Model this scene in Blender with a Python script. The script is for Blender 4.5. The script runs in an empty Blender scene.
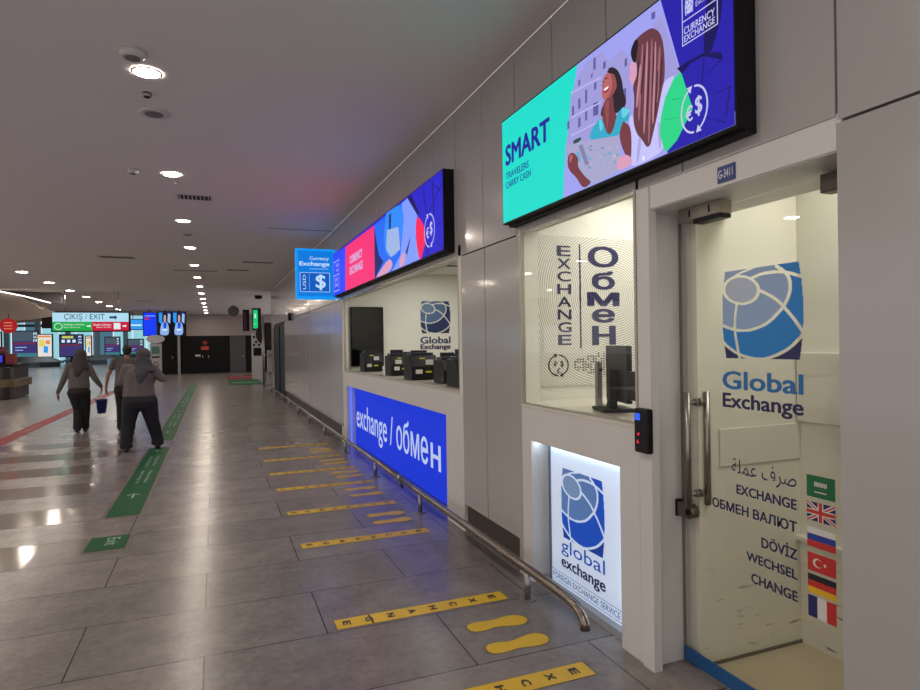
import bpy, bmesh, math, random
from mathutils import Vector, Matrix
from math import sin, cos, pi, radians
random.seed(7)
SC = bpy.context.scene
COL = SC.collection
# ---------------------------------------------------------------- camera
H = 1.68
yaw, pit, rol = .376309, -.0029178, -.0149175
fw = Vector((sin(yaw)*cos(pit), cos(yaw)*cos(pit), sin(pit)))
r0 = Vector((cos(yaw), -sin(yaw), 0)); u0 = r0.cross(fw)
rr = r0*cos(rol)+u0*sin(rol); uu = -r0*sin(rol)+u0*cos(rol)
cam = bpy.data.objects.new('camera', bpy.data.cameras.new('camera')); COL.objects.link(cam)
cam.data.sensor_width = 36; cam.data.lens = 36*620.94/920
cam.data.clip_end = 400; cam.data.clip_start = .05
M = Matrix((rr, uu, -fw)).transposed().to_4x4(); M.translation = Vector((0, 0, H))
cam.matrix_world = M
SC.camera = cam
# ---------------------------------------------------------------- view, world
SC.view_settings.view_transform = 'Standard'; SC.view_settings.look = 'None'
SC.view_settings.exposure = 0; SC.view_settings.gamma = 1
W = bpy.data.worlds.new('world'); SC.world = W; W.use_nodes = True
W.node_tree.nodes['Background'].inputs[0].default_value = (.79, .75, .76, 1)
W.node_tree.nodes['Background'].inputs[1].default_value = 1.08
L_DOWN = 270          # emission of the ceiling downlights
P_BOOTH1, P_BOOTH2, P_ENTRY = 60, 20, 11   # interior ceiling lamps, W

# ---------------------------------------------------------------- materials
def s2l(c): return tuple(((v/255)/12.92 if v/255 <= .04045 else ((v/255+.055)/1.055)**2.4) for v in c)
MATS = {}
def mat(name, rgb, rough=.5, metal=0, spec=.5, noise=0, nscale=4, alpha=1, coat=0, bump=0):
    if name in MATS: return MATS[name]
    m = bpy.data.materials.new(name); m.use_nodes = True; nt = m.node_tree; b = nt.nodes['Principled BSDF']
    c = (*s2l(rgb), 1)
    b.inputs['Base Color'].default_value = c; b.inputs['Roughness'].default_value = rough
    b.inputs['Metallic'].default_value = metal; b.inputs['Specular IOR Level'].default_value = spec
    if coat: b.inputs['Coat Weight'].default_value = coat; b.inputs['Coat Roughness'].default_value = .08
    if noise or bump:
        tc = nt.nodes.new('ShaderNodeTexCoord'); n = nt.nodes.new('ShaderNodeTexNoise')
        n.inputs['Scale'].default_value = nscale; n.inputs['Detail'].default_value = 5
        nt.links.new(tc.outputs['Object'], n.inputs['Vector'])
        if noise:
            mx = nt.nodes.new('ShaderNodeMix'); mx.data_type = 'RGBA'
            mx.inputs[6].default_value = tuple(v*(1-noise) for v in c[:3])+(1,)
            mx.inputs[7].default_value = tuple(min(1, v*(1+noise)) for v in c[:3])+(1,)
            nt.links.new(n.outputs['Fac'], mx.inputs[0]); nt.links.new(mx.outputs[2], b.inputs['Base Color'])
        if bump:
            bp = nt.nodes.new('ShaderNodeBump'); bp.inputs['Strength'].default_value = bump
            nt.links.new(n.outputs['Fac'], bp.inputs['Height']); nt.links.new(bp.outputs[0], b.inputs['Normal'])
    MATS[name] = m; return m
def emit(name, rgb, k=1.0):
    if name in MATS: return MATS[name]
    m = bpy.data.materials.new(name); m.use_nodes = True; b = m.node_tree.nodes['Principled BSDF']
    b.inputs['Base Color'].default_value = (.01, .01, .01, 1); b.inputs['Roughness'].default_value = .6; b.inputs['Specular IOR Level'].default_value = .15
    b.inputs['Emission Color'].default_value = (*s2l(rgb), 1); b.inputs['Emission Strength'].default_value = k
    MATS[name] = m; return m
def glass_mat():
    m = bpy.data.materials.new('clear_glass'); m.use_nodes = True; nt = m.node_tree; nt.nodes.clear()
    o = nt.nodes.new('ShaderNodeOutputMaterial'); mx = nt.nodes.new('ShaderNodeMixShader')
    t = nt.nodes.new('ShaderNodeBsdfTransparent'); t.inputs[0].default_value = (.985, .985, .965, 1)
    g = nt.nodes.new('ShaderNodeBsdfGlossy'); g.inputs['Roughness'].default_value = .01
    f = nt.nodes.new('ShaderNodeLayerWeight'); f.inputs[0].default_value = .5; pw = nt.nodes.new('ShaderNodeMath'); pw.operation = 'POWER'; pw.inputs[1].default_value = 5
    ma = nt.nodes.new('ShaderNodeMath'); ma.operation = 'MULTIPLY_ADD'; ma.inputs[1].default_value = .75; ma.inputs[2].default_value = .025
    nt.links.new(f.outputs['Facing'], pw.inputs[0]); nt.links.new(pw.outputs[0], ma.inputs[0]); nt.links.new(ma.outputs[0], mx.inputs[0]); nt.links.new(t.outputs[0], mx.inputs[1]); nt.links.new(g.outputs[0], mx.inputs[2])
    nt.links.new(mx.outputs[0], o.inputs[0]); return m
GLASS = glass_mat()
def floor_mat():
    m = bpy.data.materials.new('stone_tiles'); m.use_nodes = True; nt = m.node_tree; b = nt.nodes['Principled BSDF']
    tc = nt.nodes.new('ShaderNodeTexCoord'); mp = nt.nodes.new('ShaderNodeMapping')
    mp.inputs['Location'].default_value = (.0775, -3.6474, 0)
    nt.links.new(tc.outputs['Object'], mp.inputs[0])
    br = nt.nodes.new('ShaderNodeTexBrick'); br.offset = .5; br.offset_frequency = 2; br.squash = 1
    br.inputs['Scale'].default_value = 1; br.inputs['Brick Width'].default_value = 1.3314; br.inputs['Row Height'].default_value = .6657
    br.inputs['Mortar Size'].default_value = .0036; br.inputs['Mortar Smooth'].default_value = .1; br.inputs['Bias'].default_value = 0
    br.inputs['Color1'].default_value = (*s2l((121, 115, 112)), 1); br.inputs['Color2'].default_value = (*s2l((135, 128, 124)), 1)
    br.inputs['Mortar'].default_value = (*s2l((22, 20, 19)), 1)
    nt.links.new(mp.outputs[0], br.inputs['Vector'])
    n = nt.nodes.new('ShaderNodeTexNoise'); n.inputs['Scale'].default_value = 3.2; n.inputs['Detail'].default_value = 9; n.inputs['Roughness'].default_value = .72
    nt.links.new(tc.outputs['Object'], n.inputs['Vector'])
    cr = nt.nodes.new('ShaderNodeValToRGB'); cr.color_ramp.elements[0].position = .36; cr.color_ramp.elements[0].color = (.66, .65, .66, 1)
    cr.color_ramp.elements[1].position = .64; cr.color_ramp.elements[1].color = (1.16, 1.15, 1.15, 1)
    n2 = nt.nodes.new('ShaderNodeTexNoise'); n2.inputs['Scale'].default_value = 22; n2.inputs['Detail'].default_value = 6; n2.inputs['Roughness'].default_value = .7
    nt.links.new(tc.outputs['Object'], n2.inputs['Vector'])
    av = nt.nodes.new('ShaderNodeMath'); av.operation = 'MULTIPLY_ADD'; av.inputs[1].default_value = .6
    h2 = nt.nodes.new('ShaderNodeMath'); h2.operation = 'MULTIPLY'; h2.inputs[1].default_value = .4
    nt.links.new(n2.outputs['Fac'], h2.inputs[0]); nt.links.new(n.outputs['Fac'], av.inputs[0]); nt.links.new(h2.outputs[0], av.inputs[2])
    nt.links.new(av.outputs[0], cr.inputs[0])
    mx = nt.nodes.new('ShaderNodeMix'); mx.data_type = 'RGBA'; mx.blend_type = 'MULTIPLY'; mx.inputs[0].default_value = 1
    nt.links.new(br.outputs['Color'], mx.inputs[6]); nt.links.new(cr.outputs[0], mx.inputs[7]); nt.links.new(mx.outputs[2], b.inputs['Base Color'])
    mr = nt.nodes.new('ShaderNodeMapRange'); mr.inputs[3].default_value = .2; mr.inputs[4].default_value = .3
    nt.links.new(n.outputs['Fac'], mr.inputs[0]); nt.links.new(mr.outputs[0], b.inputs['Roughness'])
    b.inputs['Specular IOR Level'].default_value = .36
    return m
WHITE = mat('painted_white', (210, 207, 203), .45, noise=.03, nscale=2)
PANEL = mat('panel_grey', (172, 168, 165), .2, noise=.03, nscale=1.2, coat=.5)
CEIL = mat('ceiling_paint', (226, 219, 217), .8)
INNER = mat('interior_paint', (222, 221, 210), .6, noise=.02)
DARKGAP = mat('dark_gap', (30, 28, 28), .7)
SKIRT = mat('brown_skirting', (70, 60, 54), .5)
STEEL = mat('brushed_steel', (156, 151, 144), .34, metal=1)
BRONZE = mat('rail_steel', (138, 128, 118), .25, metal=1)
def scuffed():
    m = mat('scuffed_paint', (222, 219, 204), .55); nt = m.node_tree; b = nt.nodes['Principled BSDF']
    tc = nt.nodes.new('ShaderNodeTexCoord'); mp = nt.nodes.new('ShaderNodeMapping'); mp.inputs['Scale'].default_value = (5, 5, 34); n = nt.nodes.new('ShaderNodeTexNoise'); n.inputs['Scale'].default_value = 1; n.inputs['Detail'].default_value = 4
    cr = nt.nodes.new('ShaderNodeValToRGB'); cr.color_ramp.elements[0].position = .64; cr.color_ramp.elements[0].color = (0, 0, 0, 1); cr.color_ramp.elements[1].position = .74
    sx = nt.nodes.new('ShaderNodeSeparateXYZ'); mr = nt.nodes.new('ShaderNodeMapRange'); mr.inputs[1].default_value = .55; mr.inputs[2].default_value = .3
    mu = nt.nodes.new('ShaderNodeMath'); mu.operation = 'MULTIPLY'; mx = nt.nodes.new('ShaderNodeMix'); mx.data_type = 'RGBA'
    mx.inputs[6].default_value = (*s2l((222, 219, 204)), 1); mx.inputs[7].default_value = (*s2l((120, 114, 100)), 1)
    L = nt.links.new; L(tc.outputs['Object'], mp.inputs[0]); L(mp.outputs[0], n.inputs['Vector']); L(n.outputs['Fac'], cr.inputs[0]); L(tc.outputs['Object'], sx.inputs[0]); L(sx.outputs['Z'], mr.inputs[0])
    L(cr.outputs[0], mu.inputs[0]); L(mr.outputs[0], mu.inputs[1]); L(mu.outputs[0], mx.inputs[0]); L(mx.outputs[2], b.inputs['Base Color']); return m
SCUFF = scuffed()
BLACK = mat('black_plastic', (10, 10, 12), .45, spec=.3)
BLACKM = mat('black_matte', (9, 9, 10), .6, spec=.3)
YELLOW = mat('floor_yellow', (212, 172, 40), .45, noise=.15, nscale=9)
YTXT = mat('dark_print', (40, 38, 30), .5)
GREEN = mat('floor_green', (12, 80, 44), .5, spec=.12, noise=.12, nscale=7)
REDF = mat('floor_red', (128, 26, 40), .5, spec=.12, noise=.12, nscale=7)
GTXT = mat('pale_print', (150, 175, 160), .5)
WORN = mat('worn_adhesive', (92, 82, 74), .5)
NAVYT = mat('navy_vinyl', (26, 26, 78), .4)
WPRINT = emit('screen_white', (225, 228, 240), .9)

# ---------------------------------------------------------------- mesh helpers
def tag(o, label=None, cat=None, group=None, kind=None):
    if label: o['label'] = label
    if cat: o['category'] = cat
    if group: o['group'] = group
    if kind: o['kind'] = kind
    return o
class MB:
    def __init__(s): s.v = []; s.f = []; s.m = []; s.sm = []
    def add(s, vs, fs, mi=0, smooth=False):
        k = len(s.v); s.v += [tuple(p) for p in vs]
        for f in fs: s.f.append([i+k for i in f]); s.m.append(mi); s.sm.append(smooth)
        return s
    def box(s, x0, x1, y0, y1, z0, z1, mi=0, mx=None):
        vs = [(x, y, z) for x in (x0, x1) for y in (y0, y1) for z in (z0, z1)]
        if mx: vs = [tuple(mx @ Vector(p)) for p in vs]
        return s.add(vs, [(0, 1, 3, 2), (4, 6, 7, 5), (0, 4, 5, 1), (2, 3, 7, 6), (0, 2, 6, 4), (1, 5, 7, 3)], mi)
    def tube(s, pts, r, n=12, mi=0, cap=True):
        pts = [Vector(p) for p in pts]; rs = r if isinstance(r, (list, tuple)) else [r]*len(pts); base = len(s.v); up = None
        for i, p in enumerate(pts):
            d = (pts[min(i+1, len(pts)-1)]-pts[max(i-1, 0)]).normalized()
            if up is None: up = Vector((0, 0, 1)) if abs(d.z) < .9 else Vector((1, 0, 0))
            a = d.cross(up).normalized(); b = a.cross(d).normalized(); up = b
            for k in range(n):
                t = 2*pi*k/n; s.v.append(tuple(p+(a*cos(t)+b*sin(t))*rs[i]))
        for i in range(len(pts)-1):
            for k in range(n):
                k2 = (k+1) % n; s.f.append([base+i*n+k, base+i*n+k2, base+(i+1)*n+k2, base+(i+1)*n+k]); s.m.append(mi); s.sm.append(True)
        if cap:
            for i in (0, len(pts)-1):
                f = [base+i*n+k for k in range(n)]; s.f.append(f if i else f[::-1]); s.m.append(mi); s.sm.append(False)
        return s
    def cyl(s, c, axis, r, h, n=24, mi=0, r2=None):
        c = Vector(c); a = Vector(axis).normalized(); return s.tube([c, c+a*h], [r, r if r2 is None else r2], n, mi)
    def prism(s, pts, z0, z1, mx=None, mi=0):       # outline in local a,b extruded along local n
        n = len(pts); vs = [(a, b, z0) for a, b in pts]+[(a, b, z1) for a, b in pts]
        if mx: vs = [tuple(mx @ Vector(p)) for p in vs]
        return s.add(vs, [list(range(n))[::-1], list(range(n, 2*n))]+[[i, (i+1) % n, n+(i+1) % n, n+i] for i in range(n)], mi)
    def build(s, name, m=None, parent=None, bevel=0, loc=None):
        me = bpy.data.meshes.new(name); vs = s.v
        if loc: vs = [(x-loc[0], y-loc[1], z-loc[2]) for x, y, z in vs]
        me.from_pydata(vs, [], s.f)
        for mm in (m if isinstance(m, (list, tuple)) else [m]): me.materials.append(mm)
        for p, mi, sm in zip(me.polygons, s.m, s.sm): p.material_index = mi; p.use_smooth = sm
        bm = bmesh.new(); bm.from_mesh(me); bmesh.ops.recalc_face_normals(bm, faces=bm.faces); bm.to_mesh(me); bm.free()
        o = bpy.data.objects.new(name, me); COL.objects.link(o)
        if loc: o.location = loc
        if parent is not None:
            o.parent = parent
            if loc is None: o.location = -Vector(parent_world(parent))
        if bevel:
            b = o.modifiers.new('bevel', 'BEVEL'); b.width = bevel; b.segments = 2; b.limit_method = 'ANGLE'
        return o
def parent_world(p):
    v = Vector(p.location)
    while p.parent: p = p.parent; v += Vector(p.location)
    return v
def empty(name, loc, label=None, cat=None, group=None):
    o = bpy.data.objects.new(name, None); COL.objects.link(o); o.location = loc; o.empty_display_size = .1
    return tag(o, label, cat, group)
def copy_tree(o, parent=None):
    c = o.copy(); COL.objects.link(c)
    if parent is not None: c.parent = parent
    for ch in list(o.children): copy_tree(ch, c)
    return c
def frame(o, right, up):
    r = Vector(right).normalized(); u = Vector(up).normalized(); n = r.cross(u)
    m = Matrix((r, u, n)).transposed().to_4x4(); m.translation = Vector(o); return m
def FW(x): return frame((x, 0, 0), (0, -1, 0), (0, 0, 1))      # a = -Y, b = Z, faces the corridor
def FT(y): return frame((0, y, 0), (1, 0, 0), (0, 0, 1))       # a = X, b = Z, faces the camera side
def FF(z=0): return frame((0, 0, z), (1, 0, 0), (0, 1, 0))
def place(o, parent):
    if parent is not None: o.parent = parent; o.location = Vector(o.location)-parent_world(parent)
    return o
def chaikin(p, n=2):
    P = [Vector((p[i], p[i+1])) for i in range(0, len(p), 2)]
    for _ in range(n):
        Q = []
        for i in range(len(P)): a, b = P[i], P[(i+1) % len(P)]; Q += [a*.78+b*.22, a*.22+b*.78]
        P = Q
    return [c for v in P for c in v]
SOFT = {'hair', 'skin', 'skinlo', 'turq', 'turq2', 'shirt', 'face', 'hair2', 'streak', 'streak2', 'glasses', 'bush', 'greens', 'seamid', 'smile', 'lip', 'redp', 'blackh', 'skinh', 'paleh', 'blueh', 'fold', 'streak3'}
def art(name, fr, items, mats, parent=None, off=.001, step=.0004, loc=None):
    mb = MB()
    names = list(dict.fromkeys(m for m, p in items))
    for k, (m, p) in enumerate(items):
        z = off+k*step; p = chaikin(p) if m in SOFT else p; pts = [(p[i], p[i+1]) for i in range(0, len(p), 2)]
        mb.add([fr @ Vector((a, b, z)) for a, b in pts], [list(range(len(pts)))], names.index(m))
    return mb.build(name, [mats[n] for n in names], parent)
FONTC = {}
def text(name, s, m, fr, a0, b0, a1, b1, parent=None, bold=0., off=.0015, depth=.0005, skew=0, rot90=False, spacing=1):
    key = (s, bold, spacing)
    if key not in FONTC:
        cu = bpy.data.curves.new('t', 'FONT'); cu.body = s; cu.size = 1; cu.resolution_u = 3; cu.space_character = spacing
        cu.align_x = 'CENTER'; cu.space_line = .85
        ob = bpy.data.objects.new('t', cu); COL.objects.link(ob)
        dg = bpy.context.evaluated_depsgraph_get(); me = bpy.data.meshes.new_from_object(ob.evaluated_get(dg))
        vs = [v.co[:] for v in me.vertices]; fs = [list(p.vertices) for p in me.polygons]
        bpy.data.objects.remove(ob); bpy.data.curves.remove(cu); bpy.data.meshes.remove(me)
        if bold:                      # heavier strokes: the flat letters repeated with small shifts
            v0, f0, n0 = vs, fs, len(vs); vs = []; fs = []
            for k, (dx, dy) in enumerate(((0, 0), (bold, 0), (-bold, 0), (0, bold*.7), (0, -bold*.7), (bold*.7, bold*.5), (-bold*.7, -bold*.5), (bold*.7, -bold*.5), (-bold*.7, bold*.5))):
                vs += [(x+dx, y+dy, k*.0001) for x, y, z in v0]; fs += [[i+k*n0 for i in f] for f in f0]
        FONTC[key] = (vs, fs)
    vs, fs = FONTC[key]
    if rot90: vs = [(-y, x, z) for x, y, z in vs]
    xs = [v[0] for v in vs]; ys = [v[1] for v in vs]; x0, x1, y0, y1 = min(xs), max(xs), min(ys), max(ys)
    mb = MB()
    out = []
    for x, y, zo in vs:
        a = a0+(x-x0)/(x1-x0)*(a1-a0); b = b0+(y-y0)/(y1-y0)*(b1-b0)
        out.append(fr @ Vector((a, b, off+zo)))
    mb.add(out, fs)
    return mb.build(name, m, parent)
def letter_en(name, m, fr, a0, b0, a1, b1, parent, off=.002, w=.24):
    W_ = (a1-a0)*w; h = (b1-b0)*.16; c = (b0+b1)/2; mb = MB()
    P = [(a0, b0), (a0+W_, b0), (a0+W_, c-h/2), (a1-W_, c-h/2), (a1-W_, b0), (a1, b0), (a1, b1), (a1-W_, b1), (a1-W_, c+h/2), (a0+W_, c+h/2), (a0+W_, b1), (a0, b1)]
    mb.add([fr @ Vector((x, y, off)) for x, y in P], [list(range(12))]); return mb.build(name, m, parent)
def polyline(mb, fr, pts, w, off=.002, mi=0):
    for i in range(len(pts)-1):
        p, q = Vector(pts[i]), Vector(pts[i+1]); d = (q-p).normalized(); n = Vector((-d.y, d.x))*w/2; e = d*w*.3
        mb.add([fr @ Vector((v.x, v.y, off)) for v in (p-e-n, q+e-n, q+e+n, p-e+n)], [(0, 1, 2, 3)], mi)
    return mb
def arc(cx, cy, rx, ry, a0, a1, n=18): return [(cx+rx*cos(a0+(a1-a0)*i/n), cy+ry*sin(a0+(a1-a0)*i/n)) for i in range(n+1)]

# globe emblem: a grid of small cells classified by the curves of the emblem
def catmull(P, n=10):
    out = []; P = [P[0]]+P+[P[-1]]
    for i in range(1, len(P)-2):
        p0, p1, p2, p3 = [Vector(p) for p in P[i-1:i+3]]
        for k in range(n):
            t = k/n; out.append(.5*((2*p1)+(p2-p0)*t+(2*p0-5*p1+4*p2-p3)*t*t+(3*p1-p0-3*p2+p3)*t**3))
    out.append(Vector(P[-1])); return out
def emblem(name, fr, a0, b0, a1, b1, cols, parent=None, n=130, off=.001, skewm=0):
    # emblem coordinates measured on the 214 x 263 door emblem, y downward
    lat = catmull([(-6, 160), (20, 172), (50, 180), (85, 178), (122, 163), (150, 138), (172, 108), (183, 75), (182, 45), (170, 22), (150, 4)])
    mer1 = catmull([(88, 58), (120, 75), (150, 98), (172, 125), (196, 160), (216, 196)])
    mer2 = catmull([(42, 102), (37, 140), (36, 180), (42, 225), (50, 270)])
    mer3 = catmull([(86, 28), (115, 20), (150, 20), (180, 27), (216, 44)])
    rim = catmull([(-4, 210), (20, 233), (50, 252), (85, 262), (120, 262), (160, 245), (190, 222), (218, 188)])
    rim2 = catmull([(6, 62), (14, 40), (30, 22), (52, 10), (80, 2), (100, -4)])
    def dist(p, L):
        best = 1e9
        for i in range(len(L)-1):
            a, b = L[i], L[i+1]; ab = b-a; t = max(0, min(1, (p-a).dot(ab)/max(ab.length_squared, 1e-9))); best = min(best, (p-a-ab*t).length)
        return best
    def below(p, L):
        for i in range(len(L)-1):
            a, b = L[i], L[i+1]
            if a.x <= p.x < b.x: return p.y > a.y+(b.y-a.y)*(p.x-a.x)/(b.x-a.x)
        return p.y > L[-1].y
    latpoly = [Vector((-40, -40))]+[Vector((-40, 160))]+lat+[Vector((150, -40))]
    def inside(p, poly):
        c = False; j = len(poly)-1
        for i in range(len(poly)):
            if (poly[i].y > p.y) != (poly[j].y > p.y) and p.x < (poly[j].x-poly[i].x)*(p.y-poly[i].y)/(poly[j].y-poly[i].y)+poly[i].x: c = not c
            j = i
        return c
    mb = MB(); Wd, Hd = 214, 263; N2 = int(n*1.1)
    cells = {}
    for i in range(n):
        for j in range(N2):
            p = Vector(((i+.5)/n*Wd, (j+.5)/N2*Hd)); x, y = p
            bl = 10*(1-(abs(y-130)/130)**2)     # sides bulge a little
            if x < 9-bl or x > Wd-10+bl: continue
            w = 4.2
            e = Vector(((x-54)*.94+(y-60)*.34, -(x-54)*.34+(y-60)*.94)); q = math.hypot(e.x/46, e.y/36)
            if q < 1: c = 0
            elif q < 1.2: continue
            elif dist(p, lat) < w or dist(p, rim) < w or dist(p, mer2) < 3.6 and y > 95 or dist(p, mer3) < w or dist(p, mer1) < w or dist(p, rim2) < 3: continue
            elif below(p, rim) and (x < 85 or x > 85) and not (x < 210 and False): c = 3
            elif inside(p, latpoly): c = 1
            else: c = 2
            cells[(i, j)] = c
    for j in range(N2):                      # merge runs into strips
        i = 0
        while i < n:
            c = cells.get((i, j))
            if c is None: i += 1; continue
            k = i
            while k < n and cells.get((k, j)) == c: k += 1
            A0 = a0+(a1-a0)*i/n; A1 = a0+(a1-a0)*k/n; B1 = b1-(b1-b0)*j/N2; B0 = b1-(b1-b0)*(j+1)/N2
            mb.add([fr @ Vector((A0, B0, off)), fr @ Vector((A1, B0, off)), fr @ Vector((A1, B1, off)), fr @ Vector((A0, B1, off))], [(0, 1, 2, 3)], c)
            i = k
    return mb.build(name, cols, parent)
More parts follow.
